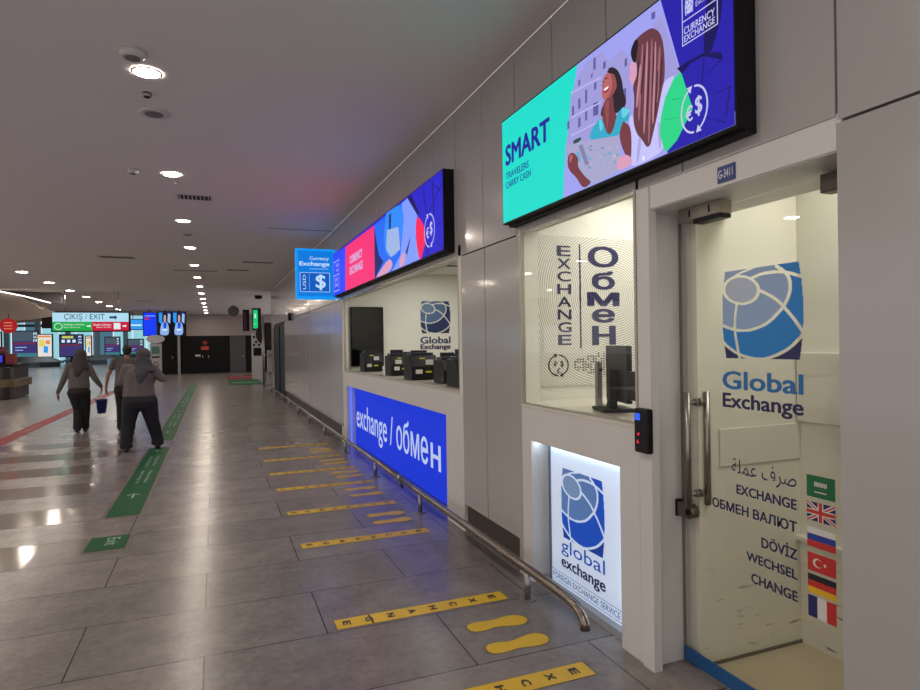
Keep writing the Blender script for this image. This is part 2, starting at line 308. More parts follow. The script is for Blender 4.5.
ART_WOMEN=[('cyan',[-4.059,3.272,-3.031,3.269,-3.116,3.025,-3.177,2.811,-3.215,2.532,-4.051,2.528]),
('sky',[-3.031,3.269,-3.077,3.145,-3.116,3.025,-3.177,2.811,-3.215,2.524,-1.886,2.534,-2.053,3.294,-2.603,3.296]),
('stone',[-3.109,3.102,-3.051,3.17,-2.942,3.228,-2.793,3.22,-2.736,3.14,-2.623,3.158,-2.55,3.074,-2.557,2.779,-2.956,2.711,-3.176,2.774]),
('stone',[-2.39,3.165,-2.325,3.182,-2.202,2.866,-2.305,2.873]),
('stonedark',[-2.877,3.22,-2.855,3.22,-2.856,3.157,-2.879,3.156]),
('stonedark',[-2.873,3.085,-2.851,3.086,-2.852,3.047,-2.874,3.046]),
('stonedark',[-2.962,3.078,-2.941,3.08,-2.943,3.008,-2.964,3.006]),
('stonedark',[-2.965,2.959,-2.944,2.962,-2.945,2.912,-2.966,2.908]),
('stonedark',[-3.034,3.055,-3.009,3.056,-3.011,3.001,-3.035,2.999]),
('stonedark',[-3.036,2.948,-3.012,2.95,-3.013,2.897,-3.038,2.895]),
('stonedark',[-3.099,3.037,-3.077,3.039,-3.078,2.986,-3.101,2.983]),
('stonedark',[-2.885,2.98,-2.835,2.972,-2.837,2.902,-2.886,2.909]),
('stonedark',[-3.028,3.16,-3.009,3.162,-3.01,3.13,-3.029,3.127]),
('stonedark',[-2.787,3.161,-2.763,3.16,-2.764,3.125,-2.788,3.125]),
('stonedark',[-2.619,2.953,-2.593,2.952,-2.595,2.874,-2.621,2.875]),
('stonedark',[-2.901,3.145,-2.885,3.148,-2.886,3.126,-2.901,3.122]),
('stonedark',[-3.153,2.968,-3.13,2.97,-3.131,2.925,-3.154,2.922]),
('stonedark',[-2.393,3.227,-2.366,3.222,-2.367,3.191,-2.393,3.195]),
('stonedark',[-2.602,3.098,-2.582,3.098,-2.583,3.06,-2.603,3.059]),
('stonelight',[-3.108,3.125,-2.808,3.094,-2.808,3.086,-3.108,3.116]),
('stonelight',[-3.112,2.983,-2.811,2.963,-2.811,2.955,-3.112,2.974]),
('stonelight',[-3.115,2.878,-2.813,2.866,-2.814,2.858,-3.115,2.869]),
('bush',[-3.093,2.841,-3.005,2.836,-3.011,2.815,-3.088,2.816]),
('hair',[-2.753,3.113,-2.702,3.104,-2.654,3.063,-2.624,3.0,-2.617,2.944,-2.593,2.889,-2.602,2.86,-2.652,2.848,-2.717,2.863,-2.82,2.88,-2.805,2.93,-2.752,2.955,-2.705,2.992,-2.692,3.047]),
('skin',[-2.753,3.093,-2.703,3.077,-2.677,3.032,-2.669,2.988,-2.694,2.963,-2.729,2.949,-2.771,2.954,-2.799,2.975,-2.805,3.005,-2.792,3.042,-2.796,3.066,-2.777,3.086]),
('skinlo',[-2.78,2.958,-2.701,2.96,-2.698,2.881,-2.66,2.814,-2.734,2.749,-2.775,2.784,-2.801,2.862,-2.8,2.917]),
('skin2',[-2.703,3.072,-2.677,3.032,-2.669,2.988,-2.694,2.963,-2.729,2.949,-2.742,2.965,-2.714,2.995,-2.708,3.034,-2.721,3.066]),
('hair',[-2.758,3.1,-2.72,3.101,-2.676,3.066,-2.672,3.043,-2.703,3.067,-2.735,3.082]),
('lip',[-2.795,3.021,-2.736,3.023,-2.732,2.999,-2.76,2.991,-2.784,2.997]),
('smile',[-2.788,3.018,-2.741,3.021,-2.741,3.007,-2.779,3.005]),
('hair',[-2.777,3.072,-2.744,3.067,-2.745,3.062,-2.775,3.064]),
('hair',[-2.797,3.06,-2.782,3.063,-2.778,3.057,-2.792,3.053]),
('skin2',[-2.802,3.049,-2.787,3.046,-2.79,3.036,-2.804,3.041]),
('turq',[-2.835,2.873,-2.801,2.873,-2.761,2.768,-2.71,2.763,-2.668,2.85,-2.623,2.87,-2.568,2.837,-2.57,2.783,-2.638,2.78,-2.648,2.722,-2.933,2.788,-2.906,2.843]),
('turq2',[-2.636,2.869,-2.568,2.837,-2.569,2.819,-2.629,2.803]),
('turq2',[-2.835,2.868,-2.811,2.871,-2.793,2.817,-2.822,2.799]),
('hair',[-2.692,2.946,-2.635,2.925,-2.619,2.863,-2.663,2.852,-2.699,2.87]),
('skin2',[-2.776,2.947,-2.738,2.947,-2.745,2.843,-2.761,2.779]),
('skinlo',[-2.638,2.773,-2.621,2.794,-2.599,2.777,-2.574,2.759,-2.555,2.713,-2.557,2.584,-2.603,2.61,-2.641,2.681,-2.655,2.735]),
('map',[-3.18,2.833,-2.98,2.803,-2.661,2.734,-2.634,2.579,-2.644,2.555,-2.883,2.542,-2.985,2.602,-3.048,2.678,-3.067,2.761,-3.158,2.791]),
('mapa',[-2.944,2.754,-2.926,2.753,-2.921,2.741,-2.949,2.747]),
('mapa',[-3.028,2.717,-3.012,2.717,-3.007,2.698,-3.034,2.702]),
('mapa',[-2.95,2.702,-2.935,2.702,-2.93,2.69,-2.956,2.695]),
('mapb',[-2.937,2.649,-2.926,2.65,-2.921,2.635,-2.942,2.638]),
('mapc',[-2.744,2.697,-2.73,2.697,-2.725,2.682,-2.749,2.687]),
('mapb',[-2.693,2.61,-2.678,2.61,-2.674,2.594,-2.697,2.598]),
('mapa',[-2.788,2.671,-2.776,2.671,-2.772,2.658,-2.793,2.661]),
('mapa',[-2.698,2.615,-2.674,2.612,-2.67,2.596,-2.703,2.603]),
('mapc',[-2.709,2.646,-2.686,2.643,-2.682,2.627,-2.714,2.633]),
('mapa',[-2.96,2.718,-2.944,2.718,-2.939,2.704,-2.965,2.708]),
('mapc',[-2.92,2.662,-2.909,2.663,-2.904,2.653,-2.925,2.655]),
('mapa',[-2.68,2.645,-2.661,2.644,-2.657,2.629,-2.685,2.634]),
('mapc',[-2.679,2.682,-2.664,2.682,-2.66,2.671,-2.684,2.675]),
('mapc',[-2.869,2.727,-2.851,2.726,-2.847,2.711,-2.874,2.716]),
('mapa',[-2.829,2.632,-2.818,2.633,-2.813,2.623,-2.834,2.626]),
('mapa',[-2.93,2.692,-2.904,2.689,-2.899,2.678,-2.935,2.685]),
('mapb',[-2.923,2.758,-2.906,2.758,-2.901,2.747,-2.928,2.752]),
('mapa',[-2.768,2.613,-2.758,2.614,-2.754,2.603,-2.773,2.605]),
('mapa',[-2.753,2.674,-2.728,2.671,-2.724,2.656,-2.758,2.663]),
('mapb',[-2.922,2.738,-2.904,2.737,-2.9,2.726,-2.928,2.731]),
('mapb',[-2.813,2.717,-2.793,2.715,-2.789,2.703,-2.818,2.708]),
('mapa',[-2.971,2.676,-2.954,2.675,-2.949,2.663,-2.976,2.667]),
('mapa',[-2.869,2.724,-2.844,2.721,-2.839,2.71,-2.874,2.717]),
('mapa',[-3.013,2.761,-2.989,2.759,-2.984,2.747,-3.018,2.754]),
('mapc',[-2.832,2.671,-2.817,2.671,-2.813,2.661,-2.837,2.665]),
('mapa',[-2.925,2.64,-2.903,2.639,-2.899,2.627,-2.931,2.633]),
('mapb',[-3.034,2.792,-2.996,2.79,-2.931,2.661,-2.967,2.662]),
('mapa',[-3.062,2.764,-3.029,2.761,-3.009,2.704,-3.036,2.704]),
('skinlo',[-3.152,2.767,-3.106,2.778,-3.068,2.755,-3.036,2.719,-3.048,2.678,-2.969,2.598,-2.903,2.553,-2.992,2.536,-3.066,2.623,-3.121,2.664,-3.154,2.706]),
('skin',[-3.135,2.759,-3.095,2.763,-3.102,2.737,-3.131,2.715]),
('shirt',[-2.308,2.877,-2.225,2.869,-2.306,2.801,-2.334,2.691,-2.304,2.559,-2.442,2.539,-2.567,2.545,-2.557,2.597,-2.551,2.699,-2.578,2.786,-2.546,2.807,-2.498,2.695]),
('face',[-2.546,3.07,-2.506,3.036,-2.499,2.976,-2.521,2.931,-2.549,2.952,-2.557,2.976,-2.573,2.99,-2.552,3.004,-2.564,3.038]),
('hair2',[-2.539,3.121,-2.508,3.158,-2.456,3.162,-2.39,3.158,-2.336,3.113,-2.308,3.042,-2.301,2.895,-2.331,2.823,-2.358,2.736,-2.39,2.66,-2.413,2.606,-2.44,2.606,-2.471,2.651,-2.514,2.695,-2.541,2.768,-2.526,2.877,-2.541,2.939,-2.503,2.977,-2.506,3.042,-2.542,3.089]),
('streak',[-2.464,3.125,-2.451,3.094,-2.489,2.743,-2.504,2.763]),
('streak2',[-2.429,3.122,-2.416,3.091,-2.451,2.667,-2.466,2.687]),
('streak',[-2.395,3.118,-2.382,3.088,-2.417,2.613,-2.432,2.633]),
('streak2',[-2.369,3.094,-2.357,3.064,-2.385,2.696,-2.4,2.715]),
('streak',[-2.341,3.057,-2.328,3.027,-2.354,2.783,-2.368,2.803]),
('streak2',[-2.482,3.032,-2.469,3.001,-2.503,2.812,-2.519,2.832]),
('streak3',[-2.49,3.061,-2.482,3.032,-2.503,2.913,-2.513,2.933]),
('streak3',[-2.446,3.079,-2.438,3.051,-2.472,2.864,-2.482,2.882]),
('streak3',[-2.412,3.027,-2.405,2.999,-2.428,2.735,-2.437,2.753]),
('streak3',[-2.378,3.049,-2.371,3.021,-2.392,2.821,-2.401,2.839]),
('streak3',[-2.354,2.953,-2.347,2.926,-2.372,2.716,-2.381,2.734]),
('streak3',[-2.324,3.001,-2.317,2.974,-2.332,2.847,-2.341,2.865]),
('fold',[-2.498,2.682,-2.475,2.65,-2.501,2.556,-2.521,2.548]),
('fold',[-2.359,2.699,-2.337,2.692,-2.332,2.581,-2.351,2.563]),
('glasses',[-2.549,3.125,-2.512,3.162,-2.49,3.14,-2.497,3.102,-2.51,3.044,-2.53,3.05,-2.55,3.09]),
('face',[-2.673,2.622,-2.599,2.62,-2.561,2.593,-2.545,2.568,-2.579,2.551,-2.657,2.551,-2.683,2.587]),
('smile',[-2.472,2.573,-2.457,2.571,-2.457,2.549,-2.471,2.55]),
('blue',[-2.338,3.29,-2.198,2.869,-2.129,2.682,-2.229,2.576,-2.296,2.544,-2.283,2.52,-1.89,2.535,-1.881,3.048,-2.053,3.294,-2.495,3.406]),
('green',[-2.245,2.859,-2.198,2.869,-2.129,2.682,-2.229,2.576,-2.296,2.544,-2.314,2.557,-2.345,2.643,-2.334,2.717,-2.305,2.791]),
('navy',[-2.037,3.131,-1.946,3.096,-1.965,2.984,-2.013,2.883,-2.06,2.876,-2.059,2.946]),
('navy',[-2.223,2.895,-2.16,2.897,-2.06,2.893,-1.968,2.856,-1.95,2.822,-1.968,2.825,-2.06,2.879,-2.14,2.881,-2.192,2.857]),
('navy',[-2.06,2.879,-2.055,2.874,-2.077,2.713,-2.083,2.713]),
('navy',[-1.968,2.825,-1.963,2.82,-2.056,2.79,-2.062,2.789]),
('navy',[-1.921,2.698,-1.916,2.693,-2.02,2.699,-2.026,2.698]),
('navy',[-1.921,2.695,-1.916,2.69,-1.94,2.588,-1.946,2.587]),
('navy',[-2.084,2.634,-2.079,2.629,-1.941,2.561,-1.946,2.56]),
('navy',[-2.093,2.605,-2.087,2.601,-2.084,2.546,-2.09,2.545]),
('greend',[-2.258,2.769,-2.252,2.764,-2.157,2.743,-2.163,2.743]),
('greend',[-2.316,2.698,-2.309,2.693,-2.221,2.675,-2.227,2.674])]
ART_HANDS=[('royal',[-11.12,3.278,-9.776,3.228,-9.833,2.515,-11.067,2.48]),
('pink',[-9.776,3.228,-7.883,3.223,-7.884,2.519,-9.833,2.515]),
('sea',[-7.883,3.223,-6.388,3.242,-5.977,2.941,-5.919,2.514,-7.885,2.514]),
('seadark',[-7.884,3.202,-7.653,2.803,-7.436,2.698,-7.751,2.583,-7.884,2.519]),
('seamid',[-7.276,3.259,-6.621,3.24,-6.535,3.071,-6.644,2.822,-6.816,2.688,-7.308,2.731,-7.418,2.994]),
('seadark',[-7.139,3.212,-7.048,3.213,-7.102,2.894,-7.176,2.894]),
('lilac',[-6.388,3.242,-6.056,2.998,-6.122,2.781,-5.965,2.51,-7.088,2.522,-6.693,2.671,-6.536,3.049,-6.606,3.23]),
('note',[-7.241,3.05,-6.757,3.0,-6.689,2.738,-7.077,2.7,-7.302,2.828]),
('face',[-7.83,2.519,-7.773,2.56,-7.168,2.712,-6.993,2.618,-7.179,2.516]),
('face',[-6.741,2.541,-6.694,2.649,-6.555,2.697,-6.481,2.62,-6.579,2.54]),
('seadark',[-6.479,2.675,-6.291,2.826,-6.323,2.771,-6.435,2.636]),
('redp',[-6.056,2.998,-5.837,2.858,-5.795,2.687,-5.919,2.514,-5.998,2.514,-6.091,2.693,-6.116,2.885]),
('blue2',[-6.388,3.242,-5.237,3.24,-5.237,2.512,-5.965,2.51,-5.795,2.687,-5.837,2.858,-6.056,2.998]),
('navy',[-6.387,3.246,-6.24,3.243,-5.975,2.992,-6.056,2.998]),
('navy',[-5.865,3.226,-5.839,3.216,-5.757,2.949,-5.782,2.948]),
('navy',[-5.586,3.227,-5.562,3.217,-5.519,2.892,-5.542,2.891]),
('navy',[-5.333,3.136,-5.312,3.127,-5.695,2.946,-5.72,2.945]),
('navy',[-5.266,2.809,-5.246,2.801,-5.524,2.778,-5.547,2.777]),
('navy',[-5.765,3.301,-5.741,3.291,-5.341,3.079,-5.363,3.079]),
('navy',[-5.763,2.686,-5.739,2.679,-5.715,2.517,-5.74,2.515]),
('navy',[-5.495,2.644,-5.473,2.636,-5.257,2.529,-5.279,2.527])]
# ================================================================ setting
XW = 2.05; ZC = 3.78
def st(o): return tag(o, kind='structure')
mb = MB(); mb.box(-9, 4.9, -1.8, 20, -.1, 0); mb.box(-45, 4.9, 20, 90, -.1, 0)
st(mb.build('floor', floor_mat()))
POL = mat('polished_stone', (120, 110, 102), .13, spec=.5, noise=.12, nscale=2.5)
mb = MB()
for y in (5.645, 6.976, 8.308, 9.64, 10.97, 12.3):
    for x in (-1.4, -2.73, -4.06): mb.box(x-1.325, x, y+.003, y+.66, .0001, .0005)
st(mb.build('floor_inlay', POL))
mb = MB(); mb.box(-9, XW, -1.5, 20, ZC, ZC+.15); mb.box(-16, XW, 20, 25, ZC, ZC+.15); mb.box(-16, 4.9, 25, 45, ZC, ZC+.15); st(mb.build('ceiling', CEIL))
mb = MB(); mb.box(.9, XW, 11.5, 11.52, ZC-.006, ZC+.001)
st(mb.build('trim_1', mat('groove_grey', (92, 84, 84), .7)))
# the wall on the right, facing the corridor (panel joints are gaps between cladding boards)
VJ = [-1.8, -1.2, -.6, 0, .6, 1.0, 1.547]+[2.32, 2.91, 3.504, 4.045, 4.637, 5.24, 5.834, 6.41, 6.99, 7.58, 8.17, 8.76, 9.35, 9.94, 10.53, 11.12, 11.7, 12.9, 14.1, 15.3, 16.5, 17.7, 18.9, 20.3, 22.2, 24, 25]
mb = MB(); g = .005
for a, b in zip(VJ, VJ[1:]):
    if b <= 1.6: mb.box(XW, XW+.03, a+g, b-g, 2.445, ZC-.002)
    else: mb.box(XW, XW+.03, a+g, b-g, 2.46, ZC-.002)
for a, b in zip(VJ, VJ[1:]):
    if b <= 1.6: mb.box(XW, XW+.03, a+(g if a > -1.8 else 0), b-(g if b < 1.5 else 0), 0, 2.435)
for a, b in [(4.005, 4.615), (4.625, 5.135)]: mb.box(XW, XW+.03, a+.002, b-.002, .25, 2.45)
mb.box(XW, XW+.03, 4.0, 4.06, 0, .25)
for a, b in zip([10.72, 11.7, 12.9, 14.1, 15.3, 16.5, 17.7, 18.9], [11.7, 12.9, 14.1, 15.3, 16.5, 17.7, 18.9, 20.2]): mb.box(XW, XW+.03, a+g, b-g, .27, 2.45)
mb.box(XW, XW+.03, 23.9, 25, 0, 2.45)
st(mb.build('wall_right', PANEL, bevel=.002))
mb = MB()                                   # masonry behind the cladding
mb.box(XW+.03, XW+.33, -2, 1.547, 0, ZC)
mb.box(XW+.031, 2.5, 1.547, 2.53, 2.47, ZC)
mb.box(XW+.031, 2.3, 2.64, 5.13, 2.56, ZC); mb.box(XW+.031, 2.3, 5.13, 10.7, 2.56, ZC)
mb.box(XW+.045, 2.2, 4.06, 5.13, 0, 2.56)
mb.box(XW+.031, XW+.045, 10.7, 10.92, 0, ZC); mb.box(XW+.05, 2.35, 10.92, 20.2, 0, ZC); mb.box(XW+.031, 2.35, 20.2, 23.9, 2.4, ZC); mb.box(XW+.05, 2.35, 23.9, 25, 0, ZC)
mb.box(XW, 4.8, 25, 25.1, 0, ZC)
st(mb.build('wall_core', DARKGAP))
mb = MB(); mb.box(XW+.03, XW+.044, 4.06, 5.13, 0, .25); mb.box(XW+.03, XW+.049, 10.72, 20.2, 0, .27)
st(mb.build('baseboard_right', SKIRT))
# jamb of the pillar and the door lintel
mb = MB(); mb.box(XW+.001, 2.6, 1.53, 1.547, 0, 2.47); mb.box(XW+.005, 2.5, 1.547, 2.607, 2.335, 2.47)
mb.box(XW-.002, XW+.03, 1.547, 2.555, 2.34, 2.455)
st(mb.build('trim_2', WHITE, bevel=.002))
# post between the door and the small window
mb = MB(); mb.box(XW, 2.3, 2.645, 2.67, 0, 2.56); mb.box(XW-.012, XW+.04, 2.555, 2.645, 0, 2.455); mb.box(XW+.04, 2.262, 2.607, 2.645, 0, 2.455); mb.box(2.3, 3.1, 2.531, 2.645, 0, 2.56); mb.box(2.262, 2.3, 2.607, 2.645, 0, 2.56)
st(mb.build('wall_post', WHITE, bevel=.003))
# ---- small booth (near) ----
mb = MB()
mb.box(XW, XW+.06, 2.67, 2.84, 0, 1.22); mb.box(XW, XW+.06, 3.86, 4.0, 0, 1.22); mb.box(XW, XW+.06, 2.84, 3.86, .99, 1.22)
mb.box(XW+.06, 2.25, 2.82, 2.84, 0, 1.1); mb.box(XW+.06, 2.25, 3.86, 3.88, 0, 1.1); mb.box(XW+.06, 2.25, 2.82, 3.88, .99, 1.01); mb.box(2.24, 2.26, 2.7, 3.98, 0, 1.2)
st(mb.build('wall_counter_near', WHITE, bevel=.002))
mb = MB()
mb.box(XW, XW+.06, 5.137, 5.58, 0, 1.22); mb.box(XW, XW+.06, 10.4, 10.7, 0, 1.22); mb.box(XW, XW+.06, 5.58, 10.4, .995, 1.22)
mb.box(XW+.06, 2.3, 5.56, 5.58, 0, 1.1); mb.box(XW+.06, 2.3, 10.4, 10.42, 0, 1.1); mb.box(XW+.06, 2.3, 5.56, 10.42, .995, 1.015); mb.box(2.29, 2.31, 5.2, 10.6, 0, 1.2)
st(mb.build('wall_counter_far', WHITE, bevel=.002))
# interiors: near booth, vestibule, far booth
mb = MB()
mb.box(2.2, 3.75, 4.15, 4.25, 0, 2.9)        # carries the poster
mb.box(3.75, 3.85, 2.645, 4.25, 0, 2.9)
mb.box(2.3, 3.85, 2.53, 4.25, 2.9, 2.95); mb.box(2.28, 2.3, 2.645, 4.15, 2.52, 2.9)
mb.box(2.06, 2.3, 2.64, 4.15, 2.525, 2.56)
mb.box(2.06, 2.2, 4.0, 4.06, 1.2, 2.56)
st(mb.build('wall_booth_near', INNER))
mb = MB(); mb.box(2.288, 3.1, 2.5, 2.53, 0, 2.9); mb.box(2.99, 3.09, .6, 2.5, 0, 2.9); mb.box(2.38, 3.09, .55, .6, 0, 2.9); mb.box(2.5, 3.09, .6, 2.53, 2.75, 2.8); mb.box(2.38, 2.4, .6, 1.547, 0, 2.8)
mb.box(2.48, 2.5, 1.5, 2.5, 2.34, 2.8)
st(mb.build('wall_vestibule', SCUFF))
mb = MB(); mb.box(2.42, 2.99, 2.49, 2.5, 1.02, 1.215); mb.box(2.965, 2.99, .6, 2.49, 1.228, 1.6); mb.box(2.95, 2.99, .6, 2.5, .575, .6)
st(mb.build('trim_3', mat('trim_white', (215, 212, 198), .4), bevel=.003))
mb = MB(); mb.box(2.275, 2.99, .6, 2.5, 0, .004); st(mb.build('floor_vestibule', mat('beige_floor', (178, 166, 140), .3, noise=.05)))
mb = MB()
mb.box(2.06, 4.8, 10.8, 10.9, 0, 2.95); mb.box(4.7, 4.8, 5.1, 10.8, 0, 2.95); mb.box(2.2, 4.8, 5.06, 5.14, 0, 2.95)
mb.box(2.3, 4.8, 5.06, 10.9, 2.95, 3.0); mb.box(2.06, 2.3, 5.14, 10.8, 2.5, 2.56); mb.box(2.28, 2.3, 5.14, 10.8, 2.5, 2.95)
mb.box(XW, 2.2, 5.137, 5.2, 1.22, 2.56); mb.box(XW, 2.12, 10.56, 10.7, 1.22, 2.56)
st(mb.build('wall_booth_far', INNER))
# worktops
WT = mat('worktop_white', (214, 210, 196), .15)
mb = MB(); mb.box(XW-.004, 2.95, 2.672, 4.0, 1.22, 1.24); mb.box(2.2, 2.95, 4.0, 4.149, 1.22, 1.24)
tag(mb.build('counter_worktop', WT, bevel=.002), 'glossy white worktop behind the small window beside the door', 'worktop')
mb = MB(); mb.box(XW-.004, 2.85, 5.2, 10.57, 1.22, 1.24); mb.box(2.2, 2.85, 10.57, 10.799, 1.22, 1.24)
tag(mb.build('counter_worktop', WT, bevel=.002), 'long grey white worktop carrying the row of black machines', 'worktop')
# window frames and panes
def window(n, y0, y1, z0, z1):
    fr = MB(); w = .018; x0, x1 = XW-.003, XW+.03
    fr.box(x0, x1, y0, y0+w, z0, z1); fr.box(x0, x1, y1-w, y1, z0, z1); fr.box(x0, x1, y0+w, y1-w, z0, z0+.012); fr.box(x0, x1, y0+w, y1-w, z1-w, z1)
    f = st(fr.build('window_%d' % n, mat('frame_alu', (178, 172, 160), .35, metal=.4)))
    
    if n == 1: p = MB(); p.box(XW+.012, XW+.018, y0+w, y1-w, z0+.012, z1-w); p.build('pane', GLASS, f)
window(1, 2.672, 4.0, 1.24, 2.522); window(2, 5.2, 10.56, 1.24, 2.5)
# ---- glass door ----
XD = 2.27
d = MB(); d.box(XD, XD+.01, 1.57, 2.60, .01, 2.32)
door = tag(empty('glass_door', (XD, 2.0, 0)), 'frosty clear glass entrance door with blue globe emblem and flags', 'door')
d.build('pane', GLASS, door)
mb = MB(); mb.box(XD-.002, XD+.012, 2.598, 2.606, .01, 2.32); mb.build('edge_seal', mat('seal', (120, 120, 108), .4), door)
# pull handle: an outer and an inner bar joined by bolts
for nm, x in (('pull_bar', 2.21), ('pull_bar', 2.335)):
    mb = MB(); mb.tube([(x, 2.49, .835), (x, 2.49, 1.415)], .017, 16); mb.build(nm, STEEL, door)
for z in (.9, 1.362):
    mb = MB(); mb.tube([(2.21, 2.49, z), (2.335, 2.49, z)], .011, 12); mb.tube([(2.255, 2.49, z), (2.267, 2.49, z)], .02, 14); mb.tube([(2.283, 2.49, z), (2.295, 2.49, z)], .02, 14); mb.build('handle_bolt', STEEL, door)
mb = MB(); pts = [(-.065, 0), (-.065, .075), (.02, .075), (.045, .06), (.055, .0375), (.045, .015), (.02, 0)]
mb.prism([(a-2.525, b+.768) for a, b in pts], 0, .045, FW(2.268)); lk = mb.build('patch_lock', mat('lock_nickel', (118, 110, 98), .3, metal=.9), door, bevel=.006)
mb = MB(); mb.box(2.225, 2.262, 2.588, 2.606, .765, .85); mb.build('strike_plate', BLACKM, door)
mb = MB(); mb.cyl((2.225, 2.51, .803), (-1, 0, 0), .016, .006, 16); mb.build('lock_cylinder', BLACKM, lk)
mb = MB(); mb.box(2.235, 2.3, 1.60, 1.76, 2.25, 2.325); mb.build('patch_hinge', mat('patch_metal', (92, 86, 76), .35, metal=.8), door, bevel=.004)
mb = MB(); mb.box(2.262, 2.2685, 1.575, 2.597, .012, .085); mb.build('blue_strip', mat('strip_blue', (30, 86, 140), .4), door)
fr = FW(XD-.002)
C1 = [mat('em_pale', (186, 198, 214), .4), mat('em_mid', (150, 176, 212), .4), mat('em_blue', (20, 128, 204), .4), mat('em_navy', (20, 28, 88), .4)]
emblem('globe_emblem', fr, -2.305, 1.59, -1.866, 2.0, C1, door)
text('word_global', 'Global', mat('word_blue', (28, 110, 172), .4), fr, -2.312, 1.443, -1.87, 1.53, door, bold=.025)
text('word_exchange', 'Exchange', NAVYT, fr, -2.312, 1.335, -1.87, 1.425, door, bold=.028)
ar = '\uFE94\uFEE0\uFEE4\uFECB \uFED1\uFEAE\uFEBB'
for s, y0, z0, z1 in [(ar, -2.263, 1.03, 1.12), ('EXCHANGE', -2.235, .955, 1.0), ('ОБМЕН ВАЛЮТ', -2.388, .86, .907), ('DÖVİZ', -2.095, .744, .806), ('WECHSEL', -2.181, .66, .703), ('CHANGE', -2.155, .567, .612)]:
    text('lettering', s, NAVYT, fr, y0, z0, -1.91, z1, door, bold=0 if s is ar else .032)
FLG = {k: mat('flag_'+k, c, .5) for k, c in dict(green=(20, 104, 58), white=(220, 216, 206), navy=(28, 34, 96), red=(196, 44, 40), black=(20, 20, 22), gold=(226, 178, 30), blue=(34, 60, 150), orange=(206, 74, 34)).items()}
def flag(z0, z1, kind):
    a0, a1 = -1.862, -1.735; w = a1-a0; h = z1-z0
    R = lambda x0, y0, x1, y1: [a0+x0*w, z0+y0*h, a0+x1*w, z0+y0*h, a0+x1*w, z0+y1*h, a0+x0*w, z0+y1*h]
    it = []
    if kind == 'sa':
        it = [('green', R(0, 0, 1, 1))]+[('white', R(.28+.06*k, .5+.03*(k % 2), .32+.06*k, .72)) for k in range(8)]+[('white', R(.3, .24, .72, .29))]
    if kind == 'gb':
        it = [('navy', R(0, 0, 1, 1))]
        for (x0, y0, x1, y1) in ((0, 0, 1, 1), (0, 1, 1, 0)):
            for col, t in (('white', .12), ('red', .045)):
                s = 1 if y1 > y0 else -1
                it.append((col, [a0+(0)*w, z0+(y0)*h, a0+t*w, z0+y0*h, a0+w, z0+(y1-s*t)*h, a0+w, z0+y1*h, a0+(1-t)*w, z0+y1*h, a0, z0+(y0+s*t)*h]))
        it += [('white', R(0, .35, 1, .65)), ('white', R(.4, 0, .6, 1)), ('red', R(0, .41, 1, .59)), ('red', R(.44, 0, .56, 1))]
    if kind == 'ru': it = [('white', R(0, .667, 1, 1)), ('blue', R(0, .333, 1, .667)), ('red', R(0, 0, 1, .333))]
    if kind == 'tr':
        it = [('red', R(0, 0, 1, 1))]
        cr = [(.36+.17*cos(t), .5+.25*sin(t)) for t in [.6+i*(2*pi-1.2)/16 for i in range(17)]]+[(.40+.13*cos(t), .5+.2*sin(t)) for t in [2*pi-.7-i*(2*pi-1.4)/14 for i in range(15)]]
        it.append(('white', [v for x, y in cr for v in (a0+x*w, z0+y*h)]))
        sr = [(.62+(.075 if k % 2 == 0 else .03)*cos(pi+k*pi/5), .5+(.12 if k % 2 == 0 else .05)*sin(pi+k*pi/5)) for k in range(10)]
        it.append(('white', [v for x, y in sr for v in (a0+x*w, z0+y*h)]))
    if kind == 'de': it = [('black', R(0, .667, 1, 1)), ('red', R(0, .333, 1, .667)), ('gold', R(0, 0, 1, .333))]
    if kind == 'fr': it = [('navy', R(0, 0, .333, 1)), ('white', R(.333, 0, .667, 1)), ('red', R(.667, 0, 1, 1))]
    art('flag', fr, it, FLG, door)
for z0, z1, k in [(1.03, 1.119, 'sa'), (.932, 1.01, 'gb'), (.825, .905, 'ru'), (.725, .8, 'tr'), (.635, .712, 'de'), (.536, .624, 'fr')]: flag(z0, z1, k)
# magnetic lock above the door, room plate, access reader
o = empty('door_closer', (2.24, 2.37, 2.26), 'silver magnetic lock box fixed above the glass door', 'door lock')
mb = MB(); mb.box(2.19, 2.262, 2.235, 2.515, 2.27, 2.333); mb.build('housing', mat('alu', (150, 142, 130), .35, metal=.6), o, bevel=.003)
mb = MB()
for y in (2.30, 2.43): mb = MB(); mb.box(2.187, 2.191, y, y+.008, 2.285, 2.32); mb.build('slot', BLACKM, o)
mb = MB(); mb.box(2.2, 2.262, 2.24, 2.42, 2.25, 2.268); mb.build('armature', BLACK, o)
o = empty('room_plate', (2.046, 2.048, 2.29), 'small blue plate with white room code above the door', 'sign')
mb = MB(); mb.box(2.042, 2.048, 2.0, 2.096, 2.355, 2.425); mb.build('plate', mat('plate_blue', (36, 60, 128), .4), o)
text('lettering', 'G-3411', mat('plate_white', (225, 225, 230), .5), FW(2.0415), -2.088, 2.372, -2.008, 2.408, o, bold=.01)
o = empty('access_reader', (2.03, 2.6, 1.12), 'black access reader with blue display on the white post', 'card reader')
mb = MB(); mb.box(1.998, 2.037, 2.535, 2.642, 1.11, 1.335); mb.build('housing', BLACK, o, bevel=.008)
mb = MB(); mb.box(1.9955, 1.999, 2.592, 2.63, 1.275, 1.31); mb.build('display', emit('lcd_blue', (50, 90, 235), 1.2), o)
mb = MB(); mb.cyl((1.999, 2.605, 1.205), (-1, 0, 0), .007, .003, 10); mb.build('red_light', emit('led_red', (230, 30, 60), 1.3), o)
mb = MB(); mb.prism([(-2.618, 1.158), (-2.602, 1.158), (-2.61, 1.176)], 0, .003, FW(1.9985)); mb.build('red_light', emit('led_red', (230, 30, 60), 1.3), o)
